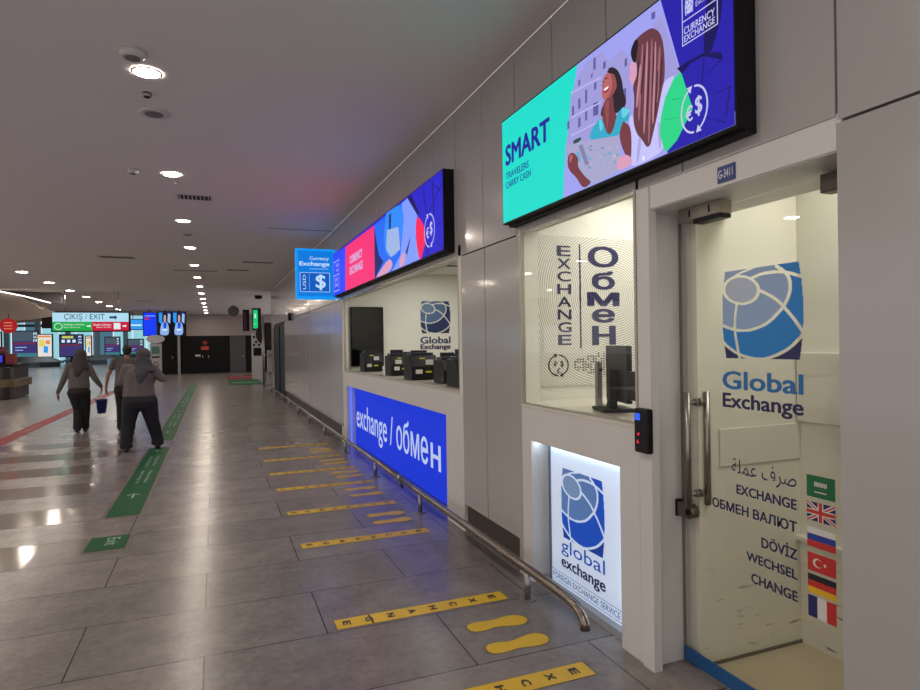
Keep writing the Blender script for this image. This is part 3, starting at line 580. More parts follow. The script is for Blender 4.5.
# ---- illuminated panels ----
LED = emit('led_white', (215, 235, 255), 9); LEDB = emit('led_blue', (50, 80, 255), 3)
o = empty('emblem_lightbox', (2.18, 3.3, 0), 'white lit panel with upright globe emblem below the small window', 'light box')
mb = MB(); mb.box(2.13, 2.16, 2.96, 3.83, .1, .985) ; mb.v = []; mb.f = []; mb.m = []; mb.sm = []
mb.box(2.135, 2.16, 2.845, 3.74, .05, .985)
op = emit('opal_panel', (170, 194, 232), .5); op.node_tree.nodes['Principled BSDF'].inputs['Base Color'].default_value = (.7, .75, .8, 1); mb.build('panel', op, o)
mb = MB(); mb.box(2.125, 2.14, 3.742, 3.757, .05, .985); mb.build('side_bar', mat('alu_dark', (110, 118, 126), .35, metal=.6), o)
mb = MB(); mb.box(2.10, 2.112, 2.843, 2.852, .02, .985); mb.box(2.10, 2.112, 2.852, 3.73, .978, .987); mb.box(2.075, 2.12, 3.765, 3.85, .982, .988); mb.build('light_strip', LED, o)
mb = MB(); mb.box(2.095, 2.16, 2.845, 3.858, .001, .045); mb.build('sill', mat('sill_grey', (150, 152, 158), .4), o)
fr = FW(2.1335)
C2 = [emit('lb_pale', (120, 145, 185), .8), emit('lb_mid', (88, 122, 178), .8), emit('lb_blue', (22, 78, 190), .8), emit('lb_navy', (20, 60, 150), .8)]
emblem('globe_emblem', fr, -3.6, .385, -3.11, .845, C2, o)
text('word_global', 'global', emit('lb_word', (30, 80, 170), .8), fr, -3.61, .262, -3.112, .375, o)
text('word_exchange', 'exchange', emit('lb_word2', (12, 18, 60), .8), fr, -3.61, .165, -3.108, .262, o, bold=.02)
text('lettering', 'FOREIGN EXCHANGE SERVICE', emit('lb_word3', (70, 90, 120), .8), fr, -3.72, .085, -2.965, .122, o)
mb = MB(); polyline(mb, fr, [(-3.73, .137), (-2.95, .137)], .003); polyline(mb, fr, [(-3.73, .07), (-2.95, .07)], .003); mb.build('rule', MATS['lb_word3'], o)
o = empty('blue_lightbox', (2.18, 8, 0), 'long deep blue lit panel reading exchange under the long counter', 'light box')
mb = MB(); mb.box(2.19, 2.21, 5.585, 10.37, .02, .99); mb.build('panel', emit('blue_panel', (14, 54, 222), .85), o)
mb = MB(); mb.box(2.12, 2.135, 5.583, 10.39, .98, .993); mb.box(2.12, 2.135, 10.386, 10.397, .01, .98); mb.build('light_strip', LEDB, o)
text('lettering', 'exchange / обме', emit('blue_txt', (190, 205, 245), .9), FW(2.189), -10.28, .2, -6.55, .73, o, bold=.008); letter_en('lettering', MATS['blue_txt'], FW(2.189), -6.46, .325, -6.13, .60, o)

# ---- LED screens ----
def screen(name, y0, y1, label):
    o = empty(name, (XW, (y0+y1)/2, 2.52), label, 'screen')
    mb = MB(); mb.box(1.944, XW-.001, y0, y1, 2.525, 3.265); mb.box(XW-.06, XW, y0, y1, 2.51, 2.525); mb.build('cabinet', BLACKM, o)
    return o
SCOL = {}
for k, c in dict(cyan=(22, 208, 192), sky=(150, 152, 226), stone=(150, 146, 206), stonedark=(92, 84, 150), stonelight=(178, 172, 226), bush=(40, 70, 60), hair=(38, 28, 40), skin=(172, 96, 96), skinlo=(112, 54, 62), smile=(235, 225, 240), turq=(44, 160, 190), turq2=(96, 196, 214), map=(158, 156, 192), mapa=(104, 160, 200), mapb=(120, 120, 160), mapc=(190, 170, 190), shirt=(186, 184, 236), face=(206, 148, 178), skin2=(140, 72, 74), lip=(150, 40, 62), fold=(160, 156, 214), streak3=(64, 34, 46), hair2=(98, 54, 64), streak=(150, 96, 112), streak2=(176, 124, 134), glasses=(30, 18, 34), blue=(34, 26, 158), green=(38, 200, 128), greend=(24, 150, 100), navy=(14, 10, 84), royal=(40, 66, 240), pink=(232, 42, 112), sea=(20, 100, 230), seadark=(10, 30, 100), seamid=(40, 130, 235), lilac=(120, 146, 244), note=(150, 170, 215), redp=(240, 30, 80), blue2=(34, 28, 190)).items():
    SCOL[k] = emit('px_'+k, c, 1.15)
sc2 = screen('led_screen', 1.89, 4.04, 'large LED screen of two women holding a map above the door')
sc1 = screen('led_screen', 5.28, 10.9, 'long LED screen with pink panel above the far counter')
def clip_poly(p, lo, hi, zlo, zhi):
    pts = [(p[i], p[i+1]) for i in range(0, len(p), 2)]
    for ax, v, sg in ((0, lo, 1), (0, hi, -1), (1, zlo, 1), (1, zhi, -1)):
        out = []
        for i in range(len(pts)):
            a, b = pts[i-1], pts[i]; ia = (a[ax]-v)*sg >= 0; ib = (b[ax]-v)*sg >= 0
            if ia != ib:
                t = (v-a[ax])/(b[ax]-a[ax]); out.append((a[0]+(b[0]-a[0])*t, a[1]+(b[1]-a[1])*t))
            if ib: out.append(b)
        pts = out
        if not pts: return []
    return [v for q in pts for v in q]
def clipped(L, lo, hi):
    out = []
    for m, p in L:
        q = clip_poly(p, lo, hi, 2.535, 3.257)
        if len(q) >= 6: out.append((m, q))
    return out
F = FW(1.944)
art('picture', F, [('sky', [-4.035, 2.535, -1.9, 2.535, -1.9, 3.257, -4.035, 3.257])]+clipped(ART_WOMEN, -4.035, -1.897), SCOL, sc2, off=.0004, step=.00002)
art('picture', F, [('blue2', [-10.89, 2.535, -5.29, 2.535, -5.29, 3.257, -10.89, 3.257])]+clipped(ART_HANDS, -10.89, -5.29), SCOL, sc1, off=.0004, step=.00002)
TB = emit('px_text_blue', (28, 26, 150), 1); TW = emit('px_text_white', (196, 196, 240), 1)
def ft(n, s, m, *b, p=sc2, bold=0): text(n, s, m, F, *b, p, bold=bold, off=.005)
ft('lettering', 'SMART', TB, -3.976, 2.925, -3.35, 3.07, bold=.035)
ft('lettering', 'TRAVELERS', TB, -3.974, 2.832, -3.63, 2.878, bold=.012)
ft('lettering', 'CARRY CASH', TB, -3.974, 2.766, -3.602, 2.813, bold=.012)
ft('lettering', 'CURRENCY', TW, -2.172, 3.018, -1.992, 3.05, bold=.01); ft('lettering', 'EXCHANGE', TW, -2.172, 2.985, -1.992, 3.013, bold=.01)
ft('lettering', 'Global', TW, -2.1, 3.135, -1.99, 3.165); ft('lettering', 'Exchange', TW, -2.1, 3.1, -1.99, 3.13)
mb = MB(); polyline(mb, F, [(-2.182, 2.975), (-1.978, 2.975), (-1.978, 3.19), (-2.182, 3.19), (-2.182, 2.975)], .005, .005); polyline(mb, F, [(-2.182, 3.078), (-1.978, 3.078)], .005, .005)
mb.build('caption_frame', TW, sc2)
emblem('small_emblem', F, -2.165, 3.098, -2.115, 3.165, [TW, TW, TW, TW], sc2, n=40, off=.005)
def currency(scr, cx, cz, rx, rz, s1, s2):
    mb = MB()
    for a0 in (2.0, 2.0+pi):
        P = arc(cx, cz, rx, rz, a0, a0+pi-.5, 20); polyline(mb, F, P, rz*.09, .005)
        q = Vector(P[0]); d = (Vector(P[0])-Vector(P[1])).normalized(); n = Vector((-d.y, d.x)); s = rz*.2
        mb.add([F @ Vector((v.x, v.y, .005)) for v in (q+d*s*1.4, q+n*s, q-n*s)], [(0, 1, 2)])
    mb.build('arrow_ring', TW, scr)
    text('lettering', s1, TW, F, cx-rx*.65, cz-rz*.45, cx-rx*.1, cz+rz*.25, scr, bold=.02, off=.005)
    text('lettering', s2, TW, F, cx+rx*.08, cz-rz*.4, cx+rx*.62, cz+rz*.5, scr, bold=.02, off=.005)
currency(sc2, -2.118, 2.675, .078, .098, '€', '$')
currency(sc1, -5.665, 2.77, .15, .155, '€', '$')
ft('lettering', 'CURRENCY', TW, -9.436, 2.912, -8.569, 3.03, p=sc1, bold=.02); ft('lettering', 'EXCHANGE', TW, -9.44, 2.745, -8.555, 2.862, p=sc1, bold=.02)
mb = MB()
for P in ([(-10.8, 2.6), (-10.32, 2.6), (-10.32, 3.1), (-10.8, 3.1), (-10.8, 2.6)], [(-10.8, 2.866), (-10.32, 2.866)]): polyline(mb, F, P, .012, .005)
mb.build('caption_frame', TW, sc1)
ft('lettering', 'CURRENCY', TW, -10.72, 2.76, -10.4, 2.82, p=sc1); ft('lettering', 'EXCHANGE', TW, -10.72, 2.67, -10.4, 2.73, p=sc1)
ft('lettering', 'Global', TW, -10.6, 3.0, -10.38, 3.06, p=sc1); ft('lettering', 'Exchange', TW, -10.6, 2.91, -10.38, 2.97, p=sc1)

# projecting sign USD
o = empty('projecting_sign', (2.05, 11.35, 2.5), 'bright blue square projecting sign with white dollar symbol', 'sign')
mb = MB(); mb.box(1.36, 2.05, 11.3, 11.42, 2.51, 3.41); mb.build('body', emit('usd_edge', (12, 150, 245), 1.0), o)
ft2 = FT(11.3)
mb = MB(); mb.add([ft2 @ Vector(p) for p in ((1.4, 2.56, .001), (2.01, 2.56, .001), (2.01, 3.37, .001), (1.4, 3.37, .001))], [(0, 1, 2, 3)]); mb.build('face', emit('usd_face', (8, 122, 222), 1.0), o)
mb = MB(); mb.add([ft2 @ Vector(p) for p in ((1.43, 2.64, .002), (1.95, 2.64, .002), (1.95, 2.98, .002), (1.43, 2.98, .002))], [(0, 1, 2, 3)]); mb.build('dark_field', emit('usd_dark', (6, 92, 190), 1.0), o)
UW = emit('usd_white', (190, 220, 250), 1)
text('lettering', 'Currency', UW, ft2, 1.6, 3.19, 1.94, 3.27, o, bold=.015, off=.004); text('lettering', 'Exchange', UW, ft2, 1.42, 3.08, 1.95, 3.18, o, bold=.03, off=.004)
text('lettering', '$', UW, ft2, 1.7, 2.67, 1.88, 2.95, o, bold=.02, off=.004)
text('lettering', 'USD', UW, ft2, 1.475, 2.68, 1.53, 2.94, o, rot90=True, off=.004)
mb = MB(); polyline(mb, ft2, [(1.43, 2.64), (1.95, 2.64), (1.95, 2.98), (1.43, 2.98), (1.43, 2.64)], .008, .004); polyline(mb, ft2, [(1.59, 2.66), (1.59, 2.96)], .004, .004); polyline(mb, ft2, [(1.6, 3.05), (1.93, 3.05)], .006, .004)
mb.build('caption_frame', UW, o)

# ---- inside the near booth ----
o = empty('wall_poster', (2.7, 4.15, 1.34), 'large white poster with dark blue vertical lettering and wavy lines', 'poster')
m = mat('poster_waves', (222, 220, 208), .5); nt = m.node_tree
tc = nt.nodes.new('ShaderNodeTexCoord'); mp = nt.nodes.new('ShaderNodeMapping'); mp.inputs['Location'].default_value = (-2.95, 0, -2.05)
wv = nt.nodes.new('ShaderNodeTexWave'); wv.wave_type = 'RINGS'; wv.rings_direction = 'Y'; wv.inputs['Scale'].default_value = 17; wv.inputs['Distortion'].default_value = 9; wv.inputs['Detail'].default_value = 1; wv.inputs['Detail Scale'].default_value = .12
cr = nt.nodes.new('ShaderNodeValToRGB'); cr.color_ramp.elements[0].position = .1; cr.color_ramp.elements[0].color = (*s2l((158, 157, 152)), 1); cr.color_ramp.elements[1].position = .45; cr.color_ramp.elements[1].color = (*s2l((226, 224, 212)), 1)
nt.links.new(tc.outputs['Object'], mp.inputs[0]); nt.links.new(mp.outputs[0], wv.inputs['Vector']); nt.links.new(wv.outputs['Fac'], cr.inputs[0]); nt.links.new(cr.outputs[0], nt.nodes['Principled BSDF'].inputs['Base Color'])
mb = MB(); mb.box(2.27, 3.15, 4.135, 4.149, 1.345, 2.49); mb.build('board', m, o)
ft3 = FT(4.134)
for i, ch in enumerate('Обмен'):
    zt = 2.42-i*.158; text('letter', ch, NAVYT, ft3, 2.715 if ch != 'б' else 2.745, zt-(.14 if i else .18)-(.0 if i else 0), 3.0 if ch != 'б' else 2.96, zt if i else zt, o, bold=.02)if False else None
zz = [(2.26, 2.425), (2.085, 2.23), (1.955, 2.065), (1.825, 1.935), (1.65, 1.8)]
letter_en('letter', NAVYT, ft3, 2.745, 1.65, 2.965, 1.8, o, w=.28)
for (z0, z1), ch, (xa, xb) in zip(zz[:4], 'Обме', [(2.715, 3.0), (2.75, 2.965), (2.705, 3.005), (2.745, 2.96), (2.745, 2.965)]): text('letter', ch, NAVYT, ft3, xa, z0, xb, z1, o, bold=.03)
for i, ch in enumerate('EXCHANGE'):
    zt = 2.415-i*.0975; text('letter', ch, NAVYT, ft3, 2.44, zt-.078, 2.56, zt, o, bold=.012)
mb = MB(); polyline(mb, ft3, [(2.642, 1.63), (2.642, 2.43)], .012); mb.build('rule', NAVYT, o)
mb = MB()
for a0 in (2.0, 2.0+pi):
    P = arc(2.44, 1.5, .085, .078, a0, a0+pi-.5, 16); polyline(mb, ft3, P, .01)
    q = Vector(P[0]); dd = (Vector(P[0])-Vector(P[1])).normalized(); nn = Vector((-dd.y, dd.x)); mb.add([ft3 @ Vector((v.x, v.y, .002)) for v in (q+dd*.03, q+nn*.02, q-nn*.02)], [(0, 1, 2)])
mb.build('arrow_ring', YTXT, o)
text('letter', '₽', YTXT, ft3, 2.40, 1.49, 2.43, 1.535, o, bold=.02); text('letter', '$', YTXT, ft3, 2.455, 1.485, 2.485, 1.535, o, bold=.02); text('letter', '£', YTXT, ft3, 2.425, 1.44, 2.455, 1.48, o, bold=.02)
mb = MB()
for i in range(15):
    for j in range(9):
        if random.random() < .78 and abs(j-4) < 2+i*.25:
            x, z = 2.58+i*.024, 1.41+j*.021; mb.add([ft3 @ Vector(p) for p in ((x, z, .002), (x+.012, z, .002), (x+.012, z+.011, .002), (x, z+.011, .002))], [(0, 1, 2, 3)])
mb.build('dot_map', YTXT, o)
# monitor seen from behind/side on an arm stand, plus its partner and a metal post
o = empty('computer_monitor', (2.45, 3.35, 1.24), 'black computer monitor turned sideways on the white worktop', 'monitor')
mm = Matrix.Translation((2.365, 3.27, 0)) @ Matrix.Rotation(radians(73), 4, 'Z')
mb = MB(); mb.box(-.2, .2, -.015, .02, 1.3, 1.65, 0, mm); mb.build('display', BLACK, o, bevel=.006)
mb = MB(); mb.box(-.03, .03, .02, .07, 1.26, 1.5, 0, mm); mb.build('stand', BLACKM, o, bevel=.004)
mb = MB(); mb.box(-.12, .12, -.06, .14, 1.241, 1.262, 0, mm); mb.build('base', BLACKM, o, bevel=.004)
o = empty('screen_post', (2.3, 3.45, 1.24), 'silver upright post standing beside the sideways monitor', 'post')
mb = MB(); mb.box(2.36, 2.40, 3.5, 3.53, 1.241, 1.54); mb.build('post', mat('post_alu', (140, 136, 128), .4, metal=.5), o, bevel=.003)
mb = MB(); mb.tube([(2.38, 3.51, 1.49), (2.40, 3.50, 1.49)], .012, 8); mb.build('arm', BLACKM, o)
mb = MB(); mb.tube([(2.41, 3.515, 1.26), (2.43, 3.5, 1.25), (2.45, 3.5, 1.30), (2.46, 3.5, 1.36)], .004, 6); mb.build('cable', BLACKM, o)
o = empty('payment_terminal', (2.35, 3.04, 1.24), 'black boxy device beside the sideways monitor, nearest the post', 'terminal')
mb = MB(); mb.box(2.25, 2.45, 2.93, 3.04, 1.33, 1.50); mb.build('body', BLACK, o, bevel=.008)
mb = MB(); mb.box(2.3, 2.42, 2.95, 3.02, 1.241, 1.33); mb.build('foot', BLACKM, o, bevel=.004)

# ---- inside the far booth ----
o = empty('wall_television', (2.5, 10.78, 1.3), 'tall black switched off screen on the booth wall', 'television')
mb = MB(); mb.box(2.21, 2.79, 10.74, 10.798, 1.3, 2.34); mb.build('casing', BLACKM, o, bevel=.004)
mb = MB(); mb.box(2.222, 2.778, 10.736, 10.741, 1.315, 2.325); mb.build('display', mat('tv_glass', (10, 10, 12), .08), o)
o = empty('wall_logo', (3.78, 10.8, 1.57), 'navy globe emblem and lettering on the booth wall', 'sign')
mbx = MB(); mbx.box(2.32, 2.989, 2.492, 2.499, .004, .02); st(mbx.build('baseboard_vestibule', mat('grime', (96, 88, 70), .8)))
C3 = [mat('lg_pale', (98, 128, 160), .5), mat('lg_mid', (74, 104, 144), .5), mat('lg_blue', (20, 40, 92), .5), mat('lg_navy', (14, 24, 66), .5)]
f4 = FT(10.798)
emblem('globe_emblem', f4, 3.5, 1.87, 4.08, 2.46, C3, o, n=70)
text('word_global', 'Global', mat('lg_word', (30, 50, 96), .5), f4, 3.49, 1.68, 4.08, 1.81, o, bold=.03); text('word_exchange', 'Exchange', NAVYT, f4, 3.49, 1.55, 4.08, 1.67, o, bold=.04)
o = tag(empty('ceiling_track', (3.03, 9.9, 2.93)), 'thin dark ceiling track inside the far booth', 'lighting track')
mb = MB(); mb.box(3.02, 3.05, 8, 10.7, 2.93, 2.949); mb.build('rail', mat('track_grey', (120, 116, 108), .5), o)
mb = MB(); mb.box(3.3, 4.6, 9.45, 9.5, 2.935, 2.949); tag(mb.build('ceiling_slot', DARKGAP), 'dark linear air slot in the booth ceiling', 'vent')
for (x, y), w in zip([(3.033, 10.35), (3.03, 9.4), (3.04, 8.45)], ['farthest from the door', 'middle of the three', 'nearest to the door']):
    s = empty('track_spotlight', (x, y, 2.93), 'small black spotlight on the booth track, '+w, 'spotlight', 'spotlights on the booth track')
    mb = MB(); mb.cyl((x, y, 2.93), (0, 0, -1), .012, .04, 8); mb.build('stem', BLACKM, s)
    mb = MB(); mb.cyl((x, y, 2.9), (.2, -.1, -1), .035, .11, 14); mb.build('head', BLACKM, s)
# note counting machines
PAPER = mat('paper_sticker', (196, 194, 190), .6); YEL = mat('sticker_yellow', (190, 190, 40), .5)
MS = [(2.38, 10.0, .30, .30, 'farthest along the counter', 0), (2.40, 8.45, .30, .28, 'second from the far end', 1), (2.36, 7.3, .34, .30, 'middle and broadest', 0), (2.42, 6.45, .26, .26, 'second from the near end', 1), (2.38, 5.82, .34, .28, 'nearest, close to the window edge', 2)]
for x, y, w, h, lb, k in MS:
    s = empty('note_counter', (x, y, 1.24), 'black note counting machine with stickers, '+lb, 'banknote machine', 'machines on the long counter')
    mb = MB(); P = [(-.17, .0), (.17, 0), (.17, h*.55), (.08, h), (-.17, h)]
    mb.prism([(a, b) for a, b in P], -w/2, w/2, Matrix.Translation((x, y, 1.241)) @ Matrix(((0, 0, 1, 0), (-1, 0, 0, 0), (0, 1, 0, 0), (0, 0, 0, 1)))); mb.build('housing', BLACK, s, bevel=.008)
    mb = MB(); mb.box(x-w*.42, x+w*.42, y-.06, y+.12, 1.241+h, 1.241+h+.03); mb.box(x-w*.3, x+w*.3, y+.06, y+.1, 1.27+h, 1.30+h+.02*k); mb.build('hopper', mat('hopper', (26, 26, 44), .3), s, bevel=.004)
    fy = y-.1745
    if k < 2:
        mb = MB(); mb.box(x-w*.35, x-w*.1, fy, fy+.003, 1.32, 1.37); mb.build('sticker', PAPER, s); mb = MB(); mb.box(x+w*.02, x+w*.3, fy, fy+.003, 1.241+h*.62, 1.241+h*.82) if k == 0 else mb.box(x-w*.3, x+0, fy, fy+.003, 1.241+h*.6, 1.241+h*.8); mb.build('sticker', PAPER, s)
        mb = MB(); mb.box(x+w*.02, x+w*.25, fy, fy+.003, 1.33, 1.35); mb.build('yellow_sticker', YEL, s); mb = MB(); mb.box(x-w*.2, x, fy, fy+.003, 1.241+h*.85, 1.241+h*.9); mb.build('yellow_sticker', YEL, s)
for x, y, lb in [(2.75, 9.3, 'between the two farthest machines'), (2.72, 7.0, 'behind the broad middle machine'), (2.8, 5.95, 'behind the nearest machine')]:
    s = empty('desk_monitor', (x, y, 1.24), 'small dark monitor '+lb, 'monitor', 'monitors behind the machines')
    mb = MB(); mb.box(x-.17, x+.17, y-.012, y+.012, 1.32, 1.56); mb.build('display', BLACK, s, bevel=.004)
    mb = MB(); mb.box(x-.02, x+.02, y+.012, y+.04, 1.25, 1.45); mb.box(x-.08, x+.08, y-.05, y+.09, 1.241, 1.252); mb.build('stand', BLACKM, s)
# interior ceiling lamps (out of sight, they light the rooms)
def area(name, loc, sx, sy, p, col=(1, .965, .90)):
    l = bpy.data.lights.new(name, 'AREA'); l.shape = 'RECTANGLE'; l.size = sx; l.size_y = sy; l.energy = p; l.color = col
    o = bpy.data.objects.new(name, l); COL.objects.link(o); o.location = loc; return o
area('ceiling_lamp', (3.1, 3.4, 2.88), .8, 1.0, P_BOOTH2); area('ceiling_lamp', (3.5, 7.8, 2.92), .8, 4.5, P_BOOTH1); area('ceiling_lamp', (2.72, 1.7, 2.73), .3, .9, P_ENTRY)
# ================================================================ rail
XR = 1.88
rail = empty('bumper_rail', (XR, 12, 0), 'low round steel bumper rail running along the wall base', 'rail')
mb = MB(); P = [(XR, 25.0, .2)]+[(XR, y, .2) for y in (20, 15, 11, 8, 6.6)]; mb.tube(P, .028, 14); mb.build('tube', BRONZE, rail)
mb = MB(); mb.tube([(XR, 6.6, .2), (XR, 6.0, .2), (XR, 4.5, .2), (XR, 3.25, .2), (XR, 3.12, .197), (XR, 3.03, .185), (XR, 2.97, .16), (XR, 2.945, .12), (XR, 2.94, .085)], .029, 16); mb.build('tube', BRONZE, rail)
mb = MB(); mb.tube([(XR, 6.56, .2), (XR, 6.68, .2)], .036, 14); mb.tube([(XR, 6.62, .2), (XR, 6.62, .14), (XR+.03, 6.62, .1)], .02, 10); mb.build('coupling', STEEL, rail)
for k, y in enumerate([3.62, 5.9, 7.75, 9.7, 11.7, 13.7, 15.7, 17.7, 19.7, 21.7, 23.7]):
    mb = MB(); mb.tube([(XR, y, .008), (XR, y, .175)], .02, 14); p = mb.build('post', STEEL, rail)
    mb = MB(); mb.cyl((XR, y, .001), (0, 0, 1), .055, .009, 24); mb.build('base_flange', STEEL, p)
# ================================================================ floor stickers
def shoe(x, y, s):            # toe towards the wall (+X), s mirrors
    pts = [(-.19, .0), (-.185, .032), (-.165, .055), (-.13, .064), (-.09, .06), (-.04, .048), (.0, .05), (.05, .066), (.10, .08), (.14, .078), (.17, .062), (.188, .035), (.19, .005), (.178, -.028), (.15, -.05), (.11, -.06), (.06, -.056), (.0, -.044), (-.05, -.046), (-.1, -.054), (-.14, -.054), (-.17, -.042), (-.185, -.022)]
    return [(x+a, y+b*s) for a, b in pts]
rowsY = [2.73, 3.74, 5.32, 6.41, 7.51, 8.47, 9.5, 10.68]
names = ['nearest the camera', 'second from the camera, ahead of the rail end', 'third from the camera, by the rail coupling', 'fourth from the camera', 'fifth from the camera', 'sixth from the camera', 'third from the far end of the row' , 'farthest of the row']
names[6] = 'seventh from the camera'
for k, y in enumerate(rowsY):
    o = empty('floor_strip', (1.2, y, 0), 'yellow queue strip with black letters on the floor, '+names[k], 'floor sticker', 'yellow queue strips')
    mb = MB(); mb.box(.65, 1.765, y-.065, y+.065, .0005, .0022); mb.build('film', YELLOW, o)
    for i, ch in enumerate('EXCHANGE'):
        xc = 1.675-i*.137
        if k == 1 and i == 6: pass
        # upright for somebody facing the wall: letter right = -Y, letter up = +X
        text('letter', ch, YTXT, frame((0, 0, 0), (0, -1, 0), (1, 0, 0)), -y-.03, xc-.024, -y+.03, xc+.024, o, off=.003, bold=.05)
    if k == 1:
        mb = MB(); mb.add([(.86, y-.065, .003), (.872, y-.065, .003), (.868, y+.065, .003), (.858, y+.065, .003)], [(0, 1, 2, 3)]); mb.build('tear', YTXT, o)
    mb = MB(); mb.box(.64, 1.775, y-.072, y+.072, .0002, .0006); mb.build('worn_edge', WORN, o)
feet = [(1.548, 3.385, 3.10), (1.55, 6.0, 5.73), (1.56, 7.18, 6.87), (1.58, 8.19, 7.91), (1.57, 9.13, 8.87), (1.565, 10.2, 9.92)]
wh = ['between the two nearest strips', 'in front of the third strip', 'in front of the fourth strip', 'in front of the fifth strip', 'in front of the sixth strip', 'in front of the seventh strip']
wh = ['between the nearest and second strips', 'between the third and fourth strips', 'between the fourth and fifth strips', 'between the fifth and sixth strips', 'between the sixth and seventh strips', 'between the seventh and farthest strips']
for (x, y1, y2), w in zip(feet, wh):
    for y, s, side in ((y1, 1, 'far'), (y2, 1, 'near')):
        mb = MB(); mb.prism(shoe(x, y, s if side == 'near' else -1), .0005, .0022, FF()); o = mb.build('footprint_sticker', YELLOW)
        tag(o, 'yellow shoe print sticker %s, the %s one of its pair' % (w, 'farther' if side == 'far' else 'nearer'), 'floor sticker', 'yellow shoe prints')
        mb = MB(); mb.prism([((a-x)*1.06+x, (b-y)*1.14+y) for a, b in shoe(x, y, s if side == 'near' else -1)], .0002, .0006, FF()); mb.build('worn_edge', WORN, o)
def green(y0, y1, lb, lines=True, col=GREEN, x0=-1.035, x1=-.73, word=('Nothing to Declare', 'Beyana Tabi Eşya Yok')):
    o = empty('floor_guide_strip', ((x0+x1)/2, (y0+y1)/2, 0), lb, 'floor sticker', 'customs guide strips')
    mb = MB(); mb.box(x0, x1, y0, y1, .0006, .0024); mb.build('film', col, o)
    mb = MB(); mb.box(x0-.035, x1+.035, y0-.06, y1+.02, .0002, .0006); mb.build('worn_edge', WORN, o)
    fr = frame((0, 0, 0), (0, -1, 0), (1, 0, 0))
    if lines:
        n = max(1, int((y1-y0)/4.5)); L = (y1-y0)/n
        for i in range(n):
            b = y0+i*L
            for c0 in (.36, .62):
                text('lettering', word[0], GTXT, fr, -(b+L*(c0+.18)), x0+.17, -(b+L*c0), x0+.225, o, off=.003)
                text('lettering', word[1], GTXT, fr, -(b+L*(c0+.18)), x0+.08, -(b+L*c0), x0+.13, o, off=.003)
            for c0 in (.2, .92):
                mb = MB(); yc = b+L*c0; polyline(mb, FF(), [(x0+.15, yc-.1), (x0+.15, yc+.1)], .02, .003); polyline(mb, FF(), [(x0+.09, yc+.04), (x0+.15, yc+.1), (x0+.21, yc+.04)], .02, .003); mb.build('arrow', GTXT, o)
    return o
o = green(5.9, 6.31, 'short square green guide sticker nearest the camera', False)
text('lettering', 'Exit', GTXT, frame((0, 0, 0), (0, -1, 0), (1, 0, 0)), -6.25, -.9, -6.03, -.8, o, off=.003)
green(7.02, 11.55, 'green floor guide strip behind the woman in the wide trousers'.replace('behind', 'ending at the feet of'))
green(12.4, 29.9, 'long green floor guide strip running towards the dark doors')
# red strip runs obliquely to the left
o = empty('floor_guide_strip', (-3.7, 16, 0), 'faded red floor guide strip at the left edge', 'floor sticker', 'customs guide strips')
mb = MB(); mb.box(-3.8, -3.5, 9, 31, .0006, .0024); mb.build('film', REDF, o)
for i in range(5):
    b = 11+i*4
    text('lettering', 'Goods to Declare', GTXT, frame((0, 0, 0), (0, -1, 0), (1, 0, 0)), -(b+1.3), -3.67, -b, -3.61, o, off=.003)
for (y0, y1, m, lb, w) in ((34.0, 38.0, REDF, 'red floor mat sticker before the far dark doors', 'Beyana Tabi Eşya'), (28.6, 33.4, GREEN, 'green floor mat sticker before the far dark doors', 'Nothing to Declare')):
    o = empty('floor_mat_sticker', (1.25, y0, 0), lb, 'floor sticker')
    mb = MB(); mb.box(.62, 2.0, y0, y1, .0006, .0024); mb.build('film', m, o)
    text('lettering', w, GTXT, FF(), .75, y0+1.2, 1.85, y0+2.8, o, off=.003)
# ================================================================ ceiling fixtures
LAMP = emit('downlight_glow', (255, 240, 222), L_DOWN); RING = mat('fixture_white', (205, 200, 196), .5)
def downlight(x, y, lb, r=.092, grp='ceiling downlights over the corridor'):
    o = empty('ceiling_downlight', (x, y, ZC), lb, 'ceiling light', grp)
    mb = MB(); n = 32; vs = []; fs = []
    for R, z in ((r+.02, ZC-.002), (r+.015, ZC-.012), (r, ZC-.01)): vs += [(x+R*cos(2*pi*k/n), y+R*sin(2*pi*k/n), z) for k in range(n)]
    for j in range(2):
        for k in range(n): fs.append((j*n+k, j*n+(k+1) % n, (j+1)*n+(k+1) % n, (j+1)*n+k))
    mb.add(vs, fs, 0, True); mb.build('trim_ring', RING, o)
    mb = MB(); mb.add([(x+r*cos(2*pi*k/n), y+r*sin(2*pi*k/n), ZC-.008) for k in range(n)], [list(range(n))[::-1]]); mb.build('lamp', LAMP, o)
    return o
NUM = ['nearest of the row', 'second of the row', 'third of the row', 'fourth of the row', 'fifth of the row', 'sixth of the row', 'seventh of the row', 'eighth of the row', 'ninth of the row', 'tenth of the row', 'eleventh of the row', 'twelfth of the row', 'farthest of the row']
for k in range(13): downlight(-.45, 5.27+3*k, 'round recessed ceiling downlight over the corridor, '+NUM[k])
for k in (-1, -2): downlight(-.45, 5.27+3*k, 'round recessed ceiling downlight above the camera', grp='ceiling downlights behind the view')
for k in range(8):
    downlight(-4.8, 19.9+3*k, 'round ceiling downlight of the left row, '+NUM[k], .12, 'ceiling downlights of the left row')
for k in range(5): downlight(-4.8, 4.9+3*k, 'round ceiling downlight left of the view', .12, 'ceiling downlights beside the view')
for x, y in ((-8.5, 22), (-8.5, 28), (-8.5, 34)): downlight(x, y, 'round ceiling downlight above the carousel side', .12, 'ceiling downlights beside the view')
def disc(name, x, y, r, h, m, lb, cat, detail=None):
    o = empty(name, (x, y, ZC), lb, cat)
    mb = MB(); mb.tube([(x, y, ZC), (x, y, ZC-h*.6), (x, y, ZC-h)], [r, r, r*.8], 28); mb.build('body', m, o)
    if detail: mb = MB(); mb.tube([(x, y, ZC-h), (x, y, ZC-h-.004)], r*.6, 20); mb.build('grille', detail, o)
    return o
